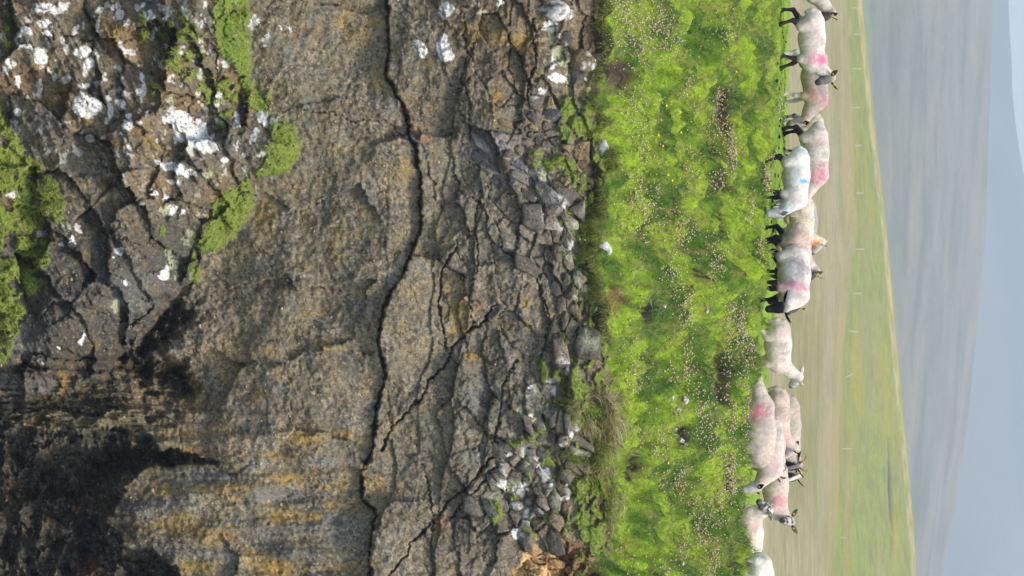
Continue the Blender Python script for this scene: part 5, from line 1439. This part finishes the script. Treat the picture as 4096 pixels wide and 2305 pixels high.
sheep('s10', 'large black-faced sheep grazing towards the viewer, pink band round its shoulders', -36, 1.14, head=((.46, -.02, .34), wdir(-36, .12, -.52, -.85)), roll_up=wdir(-36, 0, -.9, .6), base=lin(232, 225, 218), legs=lin(30, 27, 28), headc=lin(24, 22, 24), earc=lin(26, 24, 26), tags=(),
      marks=[(.22, None, .48, .09, 1, .22, lin(228, 142, 160), .85), (-.05, None, .57, .10, 1, .09, lin(140, 138, 144), .75), (.08, None, .54, .09, 1, .06, lin(150, 148, 152), .6)], seed=10, bodyr=1.1, ear_up=.05, strides=(.04, -.03, -.05, .04))
sheep('s11', 'sheep looking out over the black-legged pair, grey face with yellow tag', -2, 1.0, head=((.54, 0, .70), wdir(-2, .7, -.2, -.68)), base=lin(222, 208, 204), headc=lin(92, 86, 86), earc=lin(120, 106, 96), marks=[(.33, None, .56, .10, 1, .12, lin(222, 122, 146), .85)], seed=11, ear_up=.7)
sheep('s12', 'rose-necked sheep with grey lowered face just behind the black-faced grazer', -4, 1.0, head=((.56, 0, .56), wdir(-4, .66, -.15, -.74)), base=lin(206, 192, 184), headc=lin(104, 97, 94), earc=lin(60, 46, 38), marks=[(.30, None, .55, .16, 1, .14, lin(218, 120, 150), .9)], seed=12, ear_up=.3)
sheep('s13', 'cream sheep standing alone, hindquarters towards the viewer, head raised and turned away', 30, 1.0, head=((.50, -.01, .75), wdir(30, .62, .62, -.35)), base=lin(220, 210, 198), legs=lin(206, 196, 184), headc=lin(206, 200, 194), earc=lin(214, 210, 204),
      marks=[(-.33, None, .54, .07, 1, .09, lin(206, 152, 158), .6), (-.12, None, .57, .05, 1, .07, SMUDGE, .5), (.02, None, .57, .05, 1, .06, SMUDGE, .5), (.14, None, .54, .06, 1, .05, SMUDGE, .4), (.28, None, .42, .07, 1, .16, lin(214, 176, 180), .5)], seed=13, tail=.2, bodyr=1.08)
sheep('s15', 'sheep facing the top of the photo, head behind a grass mound, deep pink shoulder', 180, 1.12, head=((.66, 0, .42), (.78, 0, -.62)), base=lin(204, 190, 178), legs=CREAM, headc=lin(94, 82, 76), earc=lin(120, 100, 88),
      marks=[(.20, None, .48, .11, 1, .16, lin(210, 104, 132), .9), (.22, None, .58, .08, 1, .07, lin(150, 138, 142), .6), (.04, None, .56, .2, 1, .08, lin(176, 162, 160), .5)], seed=15, bodyr=1.2, tail=.1)
sheep('s16', 'sheep with black tagged ears seen from behind, pink neck, behind the pink-shouldered sheep', 24, 1.0, head=((.52, 0, .69), wdir(24, .75, .35, -.55)), base=lin(206, 190, 178), headc=lin(210, 196, 190), earc=lin(54, 46, 42), marks=[(.28, None, .53, .12, 1, .12, lin(216, 150, 166), .7), (-.2, None, .5, .12, 1, .1, lin(170, 156, 150), .5)], seed=16, ear_up=.2)
sheep('s17', 'black-faced horned sheep peering over the group, grey-tan back', 12, 1.12, head=((.49, -.02, .60), wdir(12, .28, -.42, -.86)), roll_up=(0, -.4, 1), base=lin(198, 186, 172), headc=lin(30, 28, 32), earc=lin(28, 24, 24), horns=True, marks=[(-.05, None, .56, .2, 1, .1, lin(160, 150, 142), .5)], seed=17, blaze=lin(120, 116, 116))
sheep('s18', 'white-faced sheep with black muzzle beside the horned sheep', 5, 1.12, head=((.51, -.02, .60), wdir(5, .4, -.35, -.85)), roll_up=(0, -.4, 1), base=lin(210, 198, 188), headc=lin(52, 48, 50), earc=lin(34, 28, 26), seed=18, blaze=lin(224, 214, 206), tags=('R',))
sheep('s19', 'grazing sheep with white and black face, grey-backed, pinkish neck', -16, 1.08, head=((.52, -.02, .30), wdir(-16, .32, -.3, -.9)), roll_up=GUP, base=lin(214, 202, 190), legs=lin(196, 188, 178), headc=lin(190, 184, 180), earc=lin(30, 27, 28),
      marks=[(-.22, None, .60, .10, 1, .08, lin(134, 130, 132), .65), (.05, None, .5, .1, 1, .12, lin(206, 178, 158), .5), (.26, None, .56, .14, 1, .08, lin(216, 174, 178), .6)], seed=19, bodyr=1.06)
sheep('s20', 'sheep showing only a black head with yellow tagged ear and small horns behind the grazer', 42, 1.0, head=((.52, 0, .52), wdir(42, .45, .45, -.7)), base=lin(200, 188, 176), headc=lin(30, 27, 28), earc=lin(34, 30, 30), horns=True, seed=20, ear_up=.0)
sheep('s21', 'sheep side-on with its mottled face turned to the viewer and pink shoulder', -4, 1.0, head=((.45, -.03, .68), wdir(-4, -.12, -.88, -.45)), base=lin(210, 196, 182), legs=CREAM, headc=MOTT, earc=lin(112, 102, 98), marks=[(.16, None, .50, .10, 1, .15, lin(220, 138, 152), .85), (.3, None, .48, .08, 1, .14, lin(222, 190, 190), .5)], seed=21, ear_up=.55)
sheep('s22', 'sheep looking back over the turf with mottled grey face, body half below the crest', 216, 1.0, head=((.40, .0, .73), wdir(216, -.62, -.55, -.5)), base=lin(226, 214, 204), legs=CREAM, headc=MOTT, earc=lin(186, 176, 168), marks=[(.18, None, .50, .1, 1, .12, lin(228, 168, 170), .6), (-.38, None, .58, .06, 1, .06, ORANGE, .6)], seed=22, ear_up=.1)
sheep('s23', 'white sheep cut off by the bottom edge, rump towards the viewer', 58, 1.06, head=GRZ, roll_up=GUP, base=lin(232, 230, 220), legs=lin(206, 196, 180), headc=lin(200, 194, 186), marks=[], seed=23, tail=.22, bodyr=1.06)

# ------------------------------------------------------------------ white fence posts across the far field
PO = [(30, 3412, 3444, 14), (138, 3416, 3447, 2), (275, 3408, 3443, 0), (431, 3407, 3438, 0), (582, 3417, 3442, 0), (772, 3424, 3452, 0), (997, 3423, 3454, 1), (1173, 3413, 3442, 2), (1324, 3392, 3430, 4), (1509, 3381, 3412, -28), (1795, 3368, 3403, -2), (2150, 3361, 3387, 2)]
ordn = ['topmost', 'second', 'third', 'fourth', 'fifth', 'sixth', 'seventh', 'eighth', 'ninth', 'tenth', 'eleventh', 'lowest']
def field_hit(u, v):
    best = None
    for r in range(FIELD_Y.shape[0]):
        y = FIELD_Y[r, 0]
        if y < 150 or y > 408: continue
        x, zz = unproj(u, v, y)
        zt = np.interp(float(x), FIELD_X[r], FIELD_Z[r])
        if zt >= zz: return float(x), float(y), float(zt)
    x, zz = unproj(u, v, 300.0)
    r = np.argmin(np.abs(FIELD_Y[:, 0] - 300)); return float(x), 300.0, float(np.interp(float(x), FIELD_X[r], FIELD_Z[r]))
for k, (u, v0, v1, tilt) in enumerate(PO):
    x, y, z = field_hit(u, v0)
    hgt = (v1 - v0) / F * (y + 40); rad = 2.1 / F * (y + 40)
    vts, fcs = [], []
    lev = [(-.1, 1), (hgt * .9, .94), (hgt * .97, .8), (hgt, .3)]
    for (zz, s) in lev:
        for a in range(8): vts.append((rad * s * math.cos(a * math.pi / 4), rad * s * math.sin(a * math.pi / 4), zz))
    for l in range(3):
        for a in range(8):
            b = (a + 1) % 8; fcs.append((l * 8 + a, l * 8 + b, l * 8 + 8 + b, l * 8 + 8 + a))
    fcs += [(24, 25, 26, 27), (24, 27, 28, 31), (28, 29, 30, 31)]
    o = mesh_obj('fence_post', np.array(vts), np.array(fcs), POSTM)
    o.location = (x, y, z); o.rotation_euler = (0, math.radians(tilt), 0)
    tag(o, ordn[k] + ' of the twelve white fence posts counted from the top of the photo', 'post', 'white fence posts across the far field')

# ------------------------------------------------------------------ haze
hm = bpy.data.materials.new('haze_air'); hm.use_nodes = True
hn = hm.node_tree; hn.nodes.clear()
ho = hn.nodes.new('ShaderNodeOutputMaterial'); pvn = hn.nodes.new('ShaderNodeVolumePrincipled')
pvn.inputs['Color'].default_value = (0.78, 0.89, 1.0, 1); pvn.inputs['Density'].default_value = 0.00048; pvn.inputs['Anisotropy'].default_value = 0.1
hn.links.new(pvn.outputs[0], ho.inputs['Volume'])
x0, x1, y0, y1, zb, zt = -3600, 3600, -760, 3700, -80, 420
hv = np.array([(x0, y0, zb), (x1, y0, zb), (x1, y1, zb), (x0, y1, zb), (x0, y0, zt), (x1, y0, zt), (x1, y1, zt), (x0, y1, zt)], float)
o = mesh_obj('haze', hv, np.array([(0, 3, 2, 1), (4, 5, 6, 7), (0, 1, 5, 4), (1, 2, 6, 5), (2, 3, 7, 6), (3, 0, 4, 7)]), hm, smooth=False)
tag(o, 'thin pale haze over the whole land', 'haze', kind='stuff')
